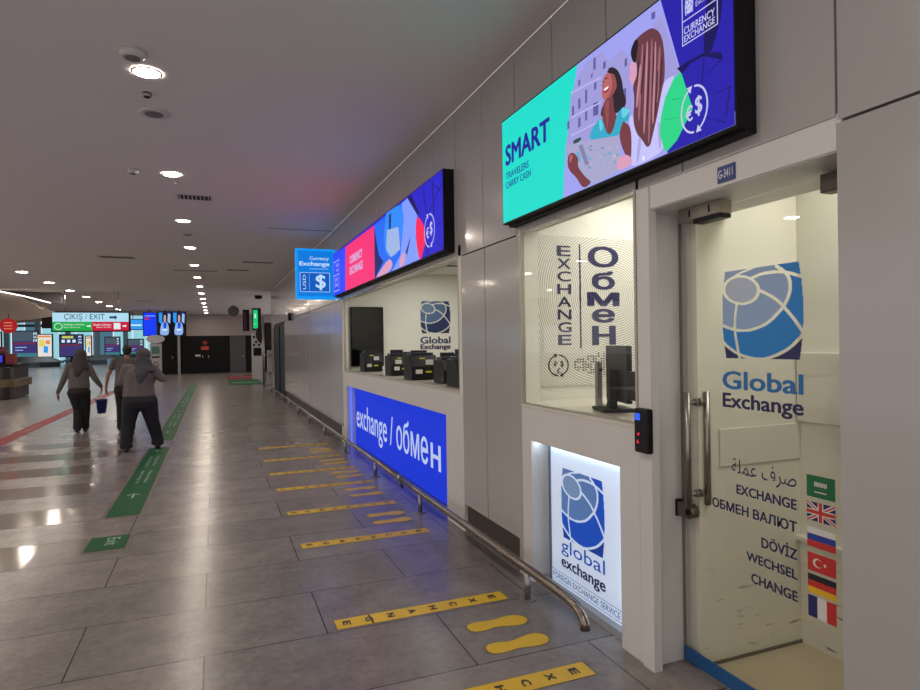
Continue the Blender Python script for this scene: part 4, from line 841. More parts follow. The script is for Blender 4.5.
GR = mat('speaker_grille', (120, 114, 114), .7)
disc('smoke_detector', -.51, 4.93, .085, .05, RING, 'white smoke detector in front of the nearest downlight', 'smoke detector', GR)
disc('smoke_detector', -.425, 8.66, .03, .03, RING, 'tiny detector just beyond the second downlight', 'smoke detector')
disc('ceiling_speaker', -.473, 6.17, .13, .012, RING, 'round grey ceiling speaker between the first two downlights', 'speaker', GR)
disc('ceiling_speaker', -.43, 12.6, .11, .012, RING, 'round grey ceiling speaker beyond the third downlight', 'speaker', GR)
disc('sprinkler', -.487, 5.7, .035, .035, STEEL, 'small sprinkler head beside the nearest downlight', 'sprinkler', BLACKM)
disc('smoke_detector', -.86, 8.2, .06, .05, RING, 'small detector left of the second downlight', 'smoke detector', GR)
def vent(x, y, w, d, lb):
    o = empty('ceiling_vent', (x, y, ZC), lb, 'vent', 'ceiling air vents')
    mb = MB(); mb.box(x-w/2-.03, x+w/2+.03, y-d/2-.03, y+d/2+.03, ZC-.006, ZC-.001); mb.build('frame', RING, o)
    mb = MB(); mb.box(x-w/2, x+w/2, y-d/2, y+d/2, ZC-.009, ZC-.006); mb.build('opening', DARKGAP, o)
    mb = MB(); n = int(w/.05)
    for i in range(n): mb.box(x-w/2+(i+.3)*w/n, x-w/2+(i+.55)*w/n, y-d/2, y+d/2, ZC-.016, ZC-.009)
    mb.build('louvre', RING, o)
vent(-.23, 9.45, .42, .25, 'louvred ceiling vent just beyond the second downlight')
vent(-2.06, 16.2, .7, .3, 'louvred ceiling vent left of the downlight row')
vent(1.04, 16.3, .7, .22, 'narrow ceiling vent near the wall'); vent(.63, 18.1, .55, .22, 'narrow ceiling vent beyond the one near the wall')
vent(-2.9, 31, .8, .3, 'far ceiling vent left of the downlight row'); vent(-.45, 18.5, 1.1, .12, 'thin ceiling slot between far downlights')
# ================================================================ far end of the corridor
FARW = mat('far_wall_paint', (150, 138, 134), .6); BLK = mat('black_panel', (13, 12, 14), .5, spec=.2); GRY = mat('grey_panel', (74, 70, 70), .45)
mb = MB(); mb.box(-3.5, 4.8, 43, 43.2, 2.47, ZC); mb.box(-3.5, -3.4, 43.2, 90, 0, 6.8); mb.box(-3.45, 4.8, 43, 43.05, 2.40, 2.47)
st(mb.build('wall_far', FARW))
mb = MB(); mb.box(-16.2, -3.3, 45, 45.1, ZC, 6.9); mb.box(-45, -3.3, 45, 90, 6.8, 6.9); st(mb.build('ceiling_hall', mat('hall_ceiling', (88, 92, 102), .7)))
mb = MB(); mb.box(-3.4, 4.8, 43.06, 43.2, 0, 2.47); st(mb.build('wall_dark', BLK))
def sdoor(n, x0, x1, m, handle=None):
    mb = MB(); mb.box(x0+.02, x1-.02, 42.98, 43.055, .02, 2.39); o = st(mb.build('door_%d' % n, m))
    if handle: mb = MB(); mb.box(handle, handle+.06, 42.93, 42.98, 1.0, 1.12); mb.build('handle', STEEL, o)
sdoor(1, -3.2, -2.2, BLK, -2.5); sdoor(2, -1.95, -.5, BLK, -.75); sdoor(3, -.5, .88, BLK, -.4); sdoor(4, .9, 1.9, GRY, 1.7)
mb = MB(); mb.box(-2.17, -2.02, 42.9, 43.0, 0, 2.47); st(mb.build('trim_4', mat('pale_post', (150, 150, 150), .5)))
o = tag(empty('warning_sign', (-.57, 42.97, 1.6)), 'small glowing red sign on the far black doors', 'sign')
mb = MB(); mb.box(-.8, -.35, 42.95, 42.975, 1.5, 1.72); mb.build('plate', emit('warn_red', (150, 52, 34), .7), o)
mb = MB(); mb.tube([(-.57, 42.975, 1.95), (-.57, 42.95, 1.95)], .14, 18); mb.build('disc', mat('warn_disc', (120, 40, 34), .5), o)
o = tag(empty('notice_paper', (-1.0, 42.97, 1.1)), 'small white notice on the far black door', 'notice'); mb = MB(); mb.box(-1.15, -.85, 42.965, 42.978, 1.08, 1.2); mb.build('sheet', PAPER, o)
# doorway in the right wall far down
mb = MB()
for y in (20.25, 21.9, 22.1, 23.85): mb.box(XW, XW+.06, y, y+.06, 0, 2.4)
mb.box(XW, XW+.06, 20.25, 23.9, 2.34, 2.4)
d5 = st(mb.build('door_5', BLACKM)); mb = MB(); mb.box(XW+.02, XW+.03, 20.3, 23.85, 0, 2.34); mb.build('pane', BLK, d5)
o = tag(empty('wall_sensor', (2.0, 18.4, 2.5)), 'small black camera fixed on the wall panels by the dark doorway', 'camera')
mb = MB(); mb.box(1.97, 2.05, 18.3, 18.42, 2.4, 2.62); mb.build('body', BLACKM, o)
# self service machines and posts by the right wall
MW = mat('machine_white', (170, 165, 160), .4)
o = empty('ticket_machine', (2.2, 33, 0), 'white self service machine with black emblems by the far right wall', 'machine')
mb = MB(); mb.box(1.75, 2.3, 33, 33.5, 0, 2.35); mb.build('body', MW, o, bevel=.02)
mb = MB(); mb.box(1.83, 2.2, 32.98, 33.0, 1.2, 1.6); mb.build('display', BLK, o)
mb = MB()
for x, z in ((1.85, 2.15), (2.05, 2.15), (1.95, 1.9), (1.85, 1.75), (2.1, 1.75)): mb.tube([(x, 33, z), (x, 32.98, z)], .06, 12)
mb.build('emblem', BLACKM, o)
o = empty('coin_machine', (2.35, 28.2, 0), 'tall machine with big dark round wheel on top and steel post', 'machine')
mb = MB(); mb.box(2.15, 2.6, 28.2, 28.7, 0, 1.5); mb.build('body', MW, o, bevel=.02)
mb = MB(); mb.tube([(1.95, 28.0, .0), (1.95, 28.0, 2.95)], .05, 12); mb.build('post', STEEL, o)
mb = MB(); mb.tube([(2.15, 28.06, 2.2), (2.15, 28.25, 2.2)], .5, 28); mb.build('wheel', mat('wheel_dark', (40, 28, 26), .4), o)
mb = MB(); mb.box(1.9, 2.5, 28.1, 28.3, 1.25, 1.32); mb.box(2.0, 2.5, 28.0, 28.3, .5, .56); mb.build('shelf', STEEL, o)
for x0, x1, y, m, lb in ((1.92, 2.37, 35.5, emit('sign_green', (20, 190, 110), 1.1), 'green lit hanging sign near the far right wall'), (1.5, 1.85, 37, mat('sign_dim', (74, 30, 52), .5), 'dim dark red hanging sign beside the green lit one')):
    o = empty('hanging_sign', ((x0+x1)/2, y, 2.6), lb, 'sign')
    mb = MB(); mb.box(x0, x1, y+.02, y+.12, 2.55, 3.75); mb.build('cabinet', BLACKM, o)
    mb = MB(); mb.box(x0+.05, x1-.16, y, y+.02, 2.65, 3.65); mb.build('face', m, o)
    if lb.startswith('green'):
        mb = MB(); mb.box(x0+.12, x1-.25, y-.004, y, 3.2, 3.45); mb.box(x0+.1, x1-.3, y-.004, y, 2.85, 2.9); mb.build('pictogram', emit('picto', (190, 240, 210), 1), o)
o = empty('dome_camera', (1.0, 27, ZC), 'round grey convex mirror hanging at the far end of the corridor', 'mirror')
mb = MB(); mb.tube([(.9, 33, 3.45), (.9, 33.06, 3.45)], .27, 24); mb.build('disc', mat('mirror_dark', (80, 76, 76), .25, metal=.4), o); mb = MB(); mb.tube([(.9, 33.03, 3.7), (.9, 33.03, ZC)], .015, 8); mb.build('stem', BLACKM, o); o.name = 'convex_mirror'
disc('dome_camera', 1.72, 27, .15, .14, BLACKM, 'black dome security camera on the ceiling near the far machines', 'camera')
# hanging screens and banner, kiosk
def hung(name, x0, x1, z0, z1, y, items, lb, cat='screen'):
    o = empty(name, ((x0+x1)/2, y, z0), lb, cat)
    mb = MB(); mb.box(x0-.04, x1+.04, y+.01, y+.12, z0-.04, z1+.04); mb.box((x0+x1)/2-.02, (x0+x1)/2+.02, y+.05, y+.08, z1, max(ZC, z1+.05)); mb.build('cabinet', BLACKM, o)
    f = FT(y); w = x1-x0; h = z1-z0
    its = [(m, [v for a, b in zip(p[::2], p[1::2]) for v in (x0+a*w, z0+b*h)]) for m, p in items]
    art('picture', f, its, SCOL2, o, off=-.009+.012, step=.002); return o
SCOL2 = {k: emit('s2_'+k, c, 1) for k, c in dict(blue=(18, 60, 245), sky=(40, 150, 240), pale=(150, 190, 235), white=(215, 235, 250), black=(8, 8, 12), skin=(190, 150, 150), green=(20, 165, 70), red=(196, 22, 60), cyan=(140, 205, 220), navy=(40, 44, 86), slate=(70, 84, 100), orange=(226, 140, 70), yellow=(226, 210, 90), teal=(60, 120, 130), olive=(190, 200, 90), skinh=(200, 158, 156), blackh=(10, 10, 16), paleh=(140, 176, 232), blueh=(30, 80, 220), paper=(226, 222, 214), purple=(60, 50, 110), maroon=(120, 40, 60)).items()}
sq = [0, 0, 1, 0, 1, 1, 0, 1]
def lady():
    return [('navy', sq), ('sky', [.03, .4, .3, .4, .3, .97, .03, .97]), ('black', [.0, .0, .12, 0, .2, .5, 0, .6]), ('black', [.72, 0, 1, 0, 1, .5, .8, .55]), ('blackh', [.28, .5, .42, .46, .62, .46, .74, .52, .7, .82, .62, .97, .42, .98, .3, .85]), ('paleh', [.1, 0, .78, 0, .82, .3, .7, .55, .48, .6, .25, .52, .12, .3]), ('blueh', [.36, .3, .6, .3, .64, .5, .5, .62, .38, .54]), ('skinh', [.42, .56, .56, .56, .6, .72, .57, .88, .44, .88, .4, .74]), ('pale', [.7, .6, .9, .5, .95, .9, .75, .95]), ('white', [.3, .2, .66, .2, .66, .26, .3, .26])]
hung('hanging_screen', -3.6, -2.96, 2.36, 3.6, 38, [('blue', sq), ('red', [.1, .7, .45, .7, .45, .8, .1, .8]), ('pale', [.1, .85, .9, .85, .9, .88, .1, .88])], 'plain blue hanging screen left of the twin portrait screens')
hung('hanging_screen', -2.86, -2.22, 2.36, 3.65, 38, lady(), 'left of the twin portrait screens of a woman in blue')
hung('hanging_screen', -2.14, -1.5, 2.36, 3.65, 38, lady(), 'right of the twin portrait screens of a woman in blue')
hung('hanging_banner', -4.75, -3.65, 2.72, 3.25, 38.6, [('sky', sq), ('white', [.05, .35, .2, .35, .2, .55, .05, .55]), ('white', [.4, .35, .9, .35, .9, .5, .4, .5])], 'light blue banner between exit sign and plain blue screen', 'banner')
o = empty('self_service_kiosk', (-3.1, 37, 0), 'white self service kiosk with oval header beside the wide walking woman', 'kiosk')
mb = MB(); mb.box(-3.22, -2.68, 37, 37.5, 0, 1.9); mb.build('body', mat('kiosk_white', (160, 156, 160), .4), o, bevel=.02)
mb = MB(); mb.box(-3.14, -2.76, 36.98, 37.0, 1.35, 1.75); mb.build('display', emit('kiosk_screen', (60, 80, 70), .8), o)
mb = MB(); mb.box(-3.14, -2.76, 36.98, 37.0, 1.14, 1.22); mb.build('slot', BLK, o)
mb = MB(); pts = arc(-2.96, 2.15, .45, .22, 0, 2*pi, 28)[:-1]; mb.prism(pts, -.08, .08, FT(37.2)); mb.build('header', mat('kiosk_head', (186, 184, 186), .4), o)
mb = MB(); polyline(mb, FT(36.97), arc(-2.95, .75, .13, .15, 0, 2*pi, 20), .03, .005); mb.build('emblem', BLACKM, o)
# exit sign
o = empty('exit_sign', (-4.17, 26, 2.33), 'large hanging exit sign with green and red customs halves', 'sign')
x0, x1, z0, z1 = -5.38, -2.96, 2.335, 2.99; f = FT(26)
mb = MB(); mb.box(x0-.05, x1+.05, 26.01, 26.2, z0-.04, z1+.05); mb.box(x0-.35, x0-.05, 26.1, 26.3, z0+.1, z1-.15); mb.build('cabinet', BLACKM, o)
for x in (-5, -3.3): mb = MB(); mb.tube([(x, 26.1, z1), (x, 26.1, ZC)], .015, 8); mb.build('hanger', STEEL, o)
zm = z0+(z1-z0)*.5; xm = (x0+x1)/2+.02
art('face', f, [('white', [x0, zm, x1, zm, x1, z1, x0, z1]), ('green', [x0, z0, xm, z0, xm, zm, x0, zm]), ('red', [xm, z0, x1, z0, x1, zm, xm, zm])], {k: emit('ex_'+k, c, 1) for k, c in dict(white=(176, 220, 240), green=(18, 168, 72), red=(200, 20, 62)).items()}, o, off=.001)
XT = emit('ex_text', (34, 60, 84), 1); XWt = emit('ex_textw', (225, 235, 235), 1); f = FT(25.99)
text('lettering', 'ÇIKIŞ / EXIT', XT, f, x0+.36, zm+.03, x1-.78, z1-.03, o)
mb = MB(); polyline(mb, f, [(x1-.6, zm+.16), (x1-.42, zm+.16)], .08, .003); mb.add([f @ Vector(p) for p in ((x1-.45, zm+.07, .003), (x1-.37, zm+.16, .003), (x1-.45, zm+.25, .003))], [(0, 1, 2)]); mb.build('arrow', XT, o)
text('lettering', 'Nothing to Declare', XWt, f, x0+.35, z0+.18, x0+1.0, z0+.26, o, bold=.01); text('lettering', 'Beyana Tabi Eşya Yok', XWt, f, x0+.35, z0+.09, x0+.85, z0+.15, o)
text('lettering', 'Goods to Declare', XWt, f, xm+.05, z0+.18, xm+.62, z0+.26, o, bold=.01); text('lettering', 'Beyana Tabi Eşya', XWt, f, xm+.15, z0+.09, xm+.62, z0+.15, o)
mb = MB(); polyline(mb, f, arc(x0+.18, z0+.16, .12, .11, 0, 2*pi, 20), .02, .003); polyline(mb, f, [(x0+1.08, z0+.17), (x0+1.18, z0+.17)], .05, .003)
mb.add([f @ Vector(p) for p in ((x0+1.15, z0+.12, .003), (x0+1.2, z0+.17, .003), (x0+1.15, z0+.22, .003))], [(0, 1, 2)])
mb.add([f @ Vector(p) for p in ((xm+.7, z0+.05, .003), (xm+.92, z0+.05, .003), (xm+.92, z0+.28, .003), (xm+.7, z0+.28, .003))], [(0, 1, 2, 3)])
polyline(mb, f, [(xm+1.0, z0+.17), (xm+1.1, z0+.17)], .05, .003); mb.add([f @ Vector(p) for p in ((xm+1.07, z0+.12, .003), (xm+1.13, z0+.17, .003), (xm+1.07, z0+.22, .003))], [(0, 1, 2)])
mb.build('symbols', XWt, o)
# left soffit with its cove light
mb = MB(); mb.prism([(-12, 3.9), (-6.92, 3.72), (-6.5, 3.62), (-6.05, 3.38), (-5.75, 3.13), (-5.33, 3.05), (-5.33, 2.86), (-6.05, 2.74), (-7, 2.66), (-12, 2.5)], -1.6, 0, FT(26)); st(mb.build('ceiling_soffit', mat('soffit_beige', (150, 138, 128), .6)))
mb = MB(); mb.prism([(-9, 3.779), (-5.3, 3.779), (-5.3, 3.36), (-5.36, 3.36), (-7, 3.74), (-9, 3.779)][:5], -1.4, -1.0, FT(25.9)); st(mb.build('ceiling_ledge', mat('ledge_grey', (110, 106, 108), .6)))
mb = MB(); mb.tube([(-7.6, 25.9, 3.83-.06), (-7, 25.9, 3.74), (-6.2, 25.9, 3.56), (-5.4, 25.9, 3.33)], .02, 8)
tag(mb.build('cove_light', emit('cove', (255, 248, 235), 3)), 'thin glowing cove light line above the curved soffit', 'ceiling light')
o = empty('round_sign', (-6.5, 26, 2.27), 'round glowing red sign hanging below the soffit', 'sign')
mb = MB(); mb.tube([(-6.5, 25.2, 2.5), (-6.5, 25.3, 2.5)], .25, 28); mb.build('disc', emit('round_red', (176, 24, 30), .8), o)
mb = MB(); mb.tube([(-6.5, 25.25, 2.74), (-6.5, 25.25, 2.9)], .012, 6); mb.build('hanger', BLACKM, o)
mb = MB(); 
for z in (2.6, 2.5, 2.4): mb.box(-6.62, -6.38, 25.19, 25.199, z-.02, z+.02)
mb.build('print', emit('round_print', (236, 120, 100), .8), o)
# desk at the left edge
WD = mat('desk_dark', (34, 28, 25), .35); WG = mat('desk_gold', (92, 76, 52), .4)
o = empty('service_desk', (-7.2, 25, 0), 'dark stepped service desk with brass band at the left edge', 'desk')
for x1_, z0_, z1_, m, n in ((-6.36, .02, .42, WD, 'plinth'), (-6.26, .42, .68, WG, 'band'), (-6.36, .68, 1.1, WD, 'front_panel'), (-6.34, 1.1, 1.2, BLK, 'top')):
    mb = MB(); mb.prism([(-9, 25), (x1_-.25, 25), (x1_-.08, 25.08), (x1_, 25.25), (x1_, 27), (-9, 27)], z0_, z1_, FF()); mb.build(n, m, o, bevel=.01)
o = tag(empty('desk_screen', (-6.85, 25.4, 1.2)), 'small glowing purple blue screen on the dark desk', 'screen')
mb = MB(); mb.box(-7.15, -6.68, 25.35, 25.4, 1.22, 1.58); mb.build('casing', BLACKM, o); mb = MB(); mb.box(-7.12, -6.72, 25.34, 25.35, 1.26, 1.5); mb.build('display', emit('desk_scr', (60, 60, 220), 1), o)
o = tag(empty('red_box', (-6.5, 25.5, 1.2)), 'red box standing on the corner of the dark desk', 'box')
mb = MB(); mb.box(-6.65, -6.38, 25.4, 25.7, 1.2, 1.55); mb.build('body', mat('box_red', (120, 22, 34), .5), o, bevel=.01)
o = tag(empty('knitted_hat', (-6.75, 25.7, 1.5)), 'dark red hat resting behind the purple blue desk screen', 'hat')
mb = MB(); mb.tube([(-6.9, 25.8, 1.2), (-6.9, 25.8, 1.62), (-6.9, 25.8, 1.74), (-6.9, 25.8, 1.8)], [.2, .22, .18, .06], 20); mb.build('crown', mat('cap_red', (88, 20, 30), .6), o)
# ---- baggage hall ----
GL = emit('bright_glazing', (150, 214, 226), .95); GL2 = emit('dim_glazing', (88, 128, 150), .75)
mb = MB()
x = -44.0; k = 0
random.seed(11)
while x < -3.6:
    w = random.uniform(1.1, 2.1); mb.box(x, min(x+w, -3.5), 86, 86.1, 0, 6.8, 0 if random.random() < .72 else 1); x += w+.14; k += 1
wn = st(mb.build('window_3', [GL, GL2]))
mb = MB(); x = -44
for k in range(14): mb.box(-43+3*k-.25, -43+3*k+.25, 84.5, 85, 0, 6.8)
st(mb.build('wall_hall', mat('hall_column', (120, 138, 150), .5)))
mb = MB(); mb.box(-44, -3.5, 85.4, 85.6, 4.3, 4.6); mb.build('transom', mat('transom', (70, 80, 90), .5), wn)
def board(x0, x1, z0, z1, y, kind, lb):
    if kind == 'ad': it = [('paper', sq), ('orange', [.05, .88, .95, .88, .95, .96, .05, .96]), ('yellow', [.1, .45, .5, .45, .45, .8, .1, .75]), ('sky', [.4, .2, .7, .15, .75, .45, .45, .5]), ('orange', [.55, .6, .9, .55, .85, .75, .6, .75])]
    else: it = [('slate', sq), ('purple', [0, 0, 1, 0, 1, .62, 0, .62]), ('teal', [0, 0, 1, 0, 1, .15, 0, .15]), ('maroon', [0, .5, .9, .5, .9, .56, 0, .56]), ('pale', [.08, .36, .55, .36, .55, .39, .08, .39]), ('pale', [.08, .25, .4, .25, .4, .28, .08, .28])]
    if kind == '213b': it = [('navy', sq), ('purple', [0, 0, 1, 0, 1, .5, 0, .5]), ('olive', [.1, .85, .6, .85, .6, .96, .1, .96]), ('white', [.08, .65, .22, .65, .22, .78, .08, .78]), ('white', [.32, .65, .46, .65, .46, .78, .32, .78]), ('white', [.56, .65, .7, .65, .7, .78, .56, .78]), ('maroon', [0, .5, .9, .5, .9, .56, 0, .56])]
    o = empty('belt_board', ((x0+x1)/2, y, z0), lb, 'display board' if kind != 'ad' else 'advertising board')
    if kind == 'ad': o.name = 'advertising_board'
    w = x1-x0; h = z1-z0
    mb = MB(); mb.box(x0-.08, x1+.08, y+.01, y+.3, z0-.1, z1+.1); mb.box(x0+w*.45, x0+w*.55, y+.05, y+.2, 0, z0); mb.build('cabinet', BLACKM, o)
    art('face', FT(y), [(m, [v for a, b in zip(p[::2], p[1::2]) for v in (x0+a*w, z0+b*h)]) for m, p in it], SCOL2, o, off=.002, step=.003)
    if kind in ('212', '213', '214', '215', '213b'):
        text('lettering', kind[:3], SCOL2['white'], FT(y-.03), x1-w*.18, z0+h*.58, x1-w*.04, z0+h*.97, o, rot90=True, bold=.02)
    return o
board(-18.7, -16.6, .95, 3.5, 74, '212', 'baggage belt board numbered two hundred twelve')
board(-16.5, -15.3, .95, 3.15, 73.5, 'ad', 'orange and yellow advertising board right of the leftmost belt board')
board(-14.7, -12.7, .95, 3.1, 74, '213b', 'belt board with a row of white round symbols')
board(-12.4, -11.95, .95, 2.95, 74.1, 'ad', 'narrow orange advertising board behind the round symbol board')
board(-20.4, -19.6, .95, 3.4, 73.5, 'ad', 'orange advertising board cut by the left picture edge')
board(-11.3, -9.9, .95, 2.9, 78.65, '214', 'third belt board, right of the narrow orange board')
board(-9.6, -8.0, .95, 2.7, 83.4, '215', 'smallest and rightmost belt board')
CB = mat('carousel_black', (22, 24, 28), .35); CM = mat('carousel_metal', (78, 84, 92), .3, metal=.6)
def carousel(x0, x1, y, lb):
    o = empty('baggage_carousel', ((x0+x1)/2, y, 0), lb, 'baggage carousel', 'baggage carousels in the hall')
    def oval(ins, n=14): return [(x1-2+(2-ins)*cos(t), y+2+(2-ins)*sin(t)) for t in [-pi/2+pi*i/n for i in range(n+1)]]+[(x0+2+(2-ins)*cos(t), y+2+(2-ins)*sin(t)) for t in [pi/2+pi*i/n for i in range(n+1)]]
    mb = MB(); mb.prism(oval(.3), .001, .35, FF()); mb.build('plinth', CM, o)
    mb = MB(); mb.prism(oval(0), .35, .5, FF()); mb.build('bumper', CM, o)
    mb = MB(); P = oval(.1); Q = oval(1.2); n = len(P); mb.add([(a, b, .5) for a, b in P]+[(a, b, 1.0) for a, b in Q], [[i, (i+1) % n, n+(i+1) % n, n+i] for i in range(n)]+[list(range(n, 2*n))]); mb.build('belt', CB, o)
carousel(-24, -13.6, 68, 'long black baggage carousel in the left of the hall')
carousel(-15, -8.7, 74.5, 'shorter black baggage carousel behind the woman with the bucket')
carousel(-11.5, -6.5, 79, 'farthest black baggage carousel at the right of the hall')
o = tag(empty('white_bin', (-9.8, 72, 0)), 'small white and blue box on the hall floor by the carousels', 'box')
mb = MB(); mb.box(-10.2, -9.3, 72, 72.6, .001, .6); mb.build('body', mat('bin_blue', (130, 170, 200), .5), o)
area('hall_fill', (-12, 65, 6.7), 12, 30, 1500, (.85, .95, 1))  # unseen fill light added to brighten the hall, no fixture modelled
# ================================================================ people
def blob(name, mat_, segs, voxel, parent, org, extra=None, smooth=6):
    """segs: chains of (x,y,z,rx,ry[,rz]) in metres around org; ellipsoids fused into one surface"""
    bm = bmesh.new()
    for ch in segs:
        L = []
        for i in range(len(ch)-1):
            a, b = ch[i], ch[i+1]; a = tuple(a)+((min(a[3], a[4]),) if len(a) == 5 else ()); b = tuple(b)+((min(b[3], b[4]),) if len(b) == 5 else ())
            d = (Vector(b[:3])-Vector(a[:3])).length; n = max(1, int(d/(.3*max(.006, min(a[3:]+b[3:])))))
            for k in range(n): L.append([a[q]+(b[q]-a[q])*k/n for q in range(6)])
            if i == len(ch)-2: L.append(list(b))
        if len(ch) == 1: a = ch[0]; L.append(list(tuple(a)+((min(a[3], a[4]),) if len(a) == 5 else ())))
        for x, y, z, rx, ry, rz in L:
            bmesh.ops.create_icosphere(bm, subdivisions=2, radius=1, matrix=Matrix.Translation((x, y, z)) @ Matrix.Diagonal((rx, ry, rz, 1)))
    me = bpy.data.meshes.new(name); bm.to_mesh(me); bm.free(); me.materials.append(mat_)
    t = bpy.data.objects.new(name, me); COL.objects.link(t)
    r = t.modifiers.new('r', 'REMESH'); r.mode = 'VOXEL'; r.voxel_size = voxel; r.use_smooth_shade = True
    s = t.modifiers.new('s', 'SMOOTH'); s.factor = .6; s.iterations = smooth
    dg = bpy.context.evaluated_depsgraph_get(); m2 = bpy.data.meshes.new_from_object(t.evaluated_get(dg))
    bpy.data.objects.remove(t); bpy.data.meshes.remove(me)
    for p in m2.polygons: p.use_smooth = True
    o = bpy.data.objects.new(name, m2); COL.objects.link(o); o.parent = parent
    return o
def hand(p, side, dirv=(0, 0, -1)):
    """palm and five curled fingers hanging from wrist p; side = +1 right, -1 left"""
    x, y, z = p; S = [[(x, y, z, .026, .03, .03), (x, y+.005, z-.05, .018, .038, .03), (x, y+.008, z-.085, .016, .04, .02)]]
    for k, (dy, L) in enumerate(((.033, .07), (.012, .08), (-.01, .074), (-.031, .058))):
        S.append([(x, y+.008+dy, z-.085, .0095, .0095), (x-side*.004, y+.01+dy*1.25, z-.085-L*.5, .009, .009), (x-side*.022, y+.008+dy*1.25, z-.085-L*.95, .0075, .0075)])
    S.append([(x-side*.004, y+.03, z-.03, .013, .013), (x-side*.016, y+.055, z-.07, .0105, .0105), (x-side*.024, y+.058, z-.105, .0085, .0085)])
    return S
SKIN = mat('skin_tone', (150, 104, 86), .55); HAIR = mat('hair_black', (16, 14, 14), .6)
SWT = mat('sweater_grey', (92, 86, 84), .9, noise=.15, nscale=14, bump=.1); SWT2 = mat('sweater_taupe', (100, 92, 92), .9, noise=.15, nscale=14, bump=.1); TSH = mat('tshirt_grey', (86, 80, 80), .9, noise=.1)
PNT = mat('trousers_black', (20, 18, 20), .85, bump=.15); PNT2 = mat('trousers_navy', (26, 25, 34), .85, bump=.15)
HIJ = mat('hijab_grey', (62, 58, 60), .9, noise=.25, nscale=10, bump=.2); HIJ2 = mat('hijab_charcoal', (72, 70, 74), .9, noise=.3, nscale=10, bump=.2); SHO = mat('shoe_black', (12, 12, 13), .5)
def head_segs(z, y=0, s=1.0, x=0):
    # skull, jaw, nose (front = +Y), ears, lips, brow
    return [[(x, y, z, .076*s, .094*s, .105*s)], [(x, y+.035*s, z-.06*s, .056*s, .058*s, .055*s)], [(x, y+.092*s, z-.005, .01, .014, .02), (x, y+.108*s, z-.025*s, .014, .016, .012)],
            [(x-.078*s, y, z-.01, .01, .02, .03)], [(x+.078*s, y, z-.01, .01, .02, .03)], [(x, y+.088*s, z-.06*s, .024, .012, .007)], [(x-.03, y+.085*s, z+.018, .018, .01, .006)], [(x+.03, y+.085*s, z+.018, .018, .01, .006)]]
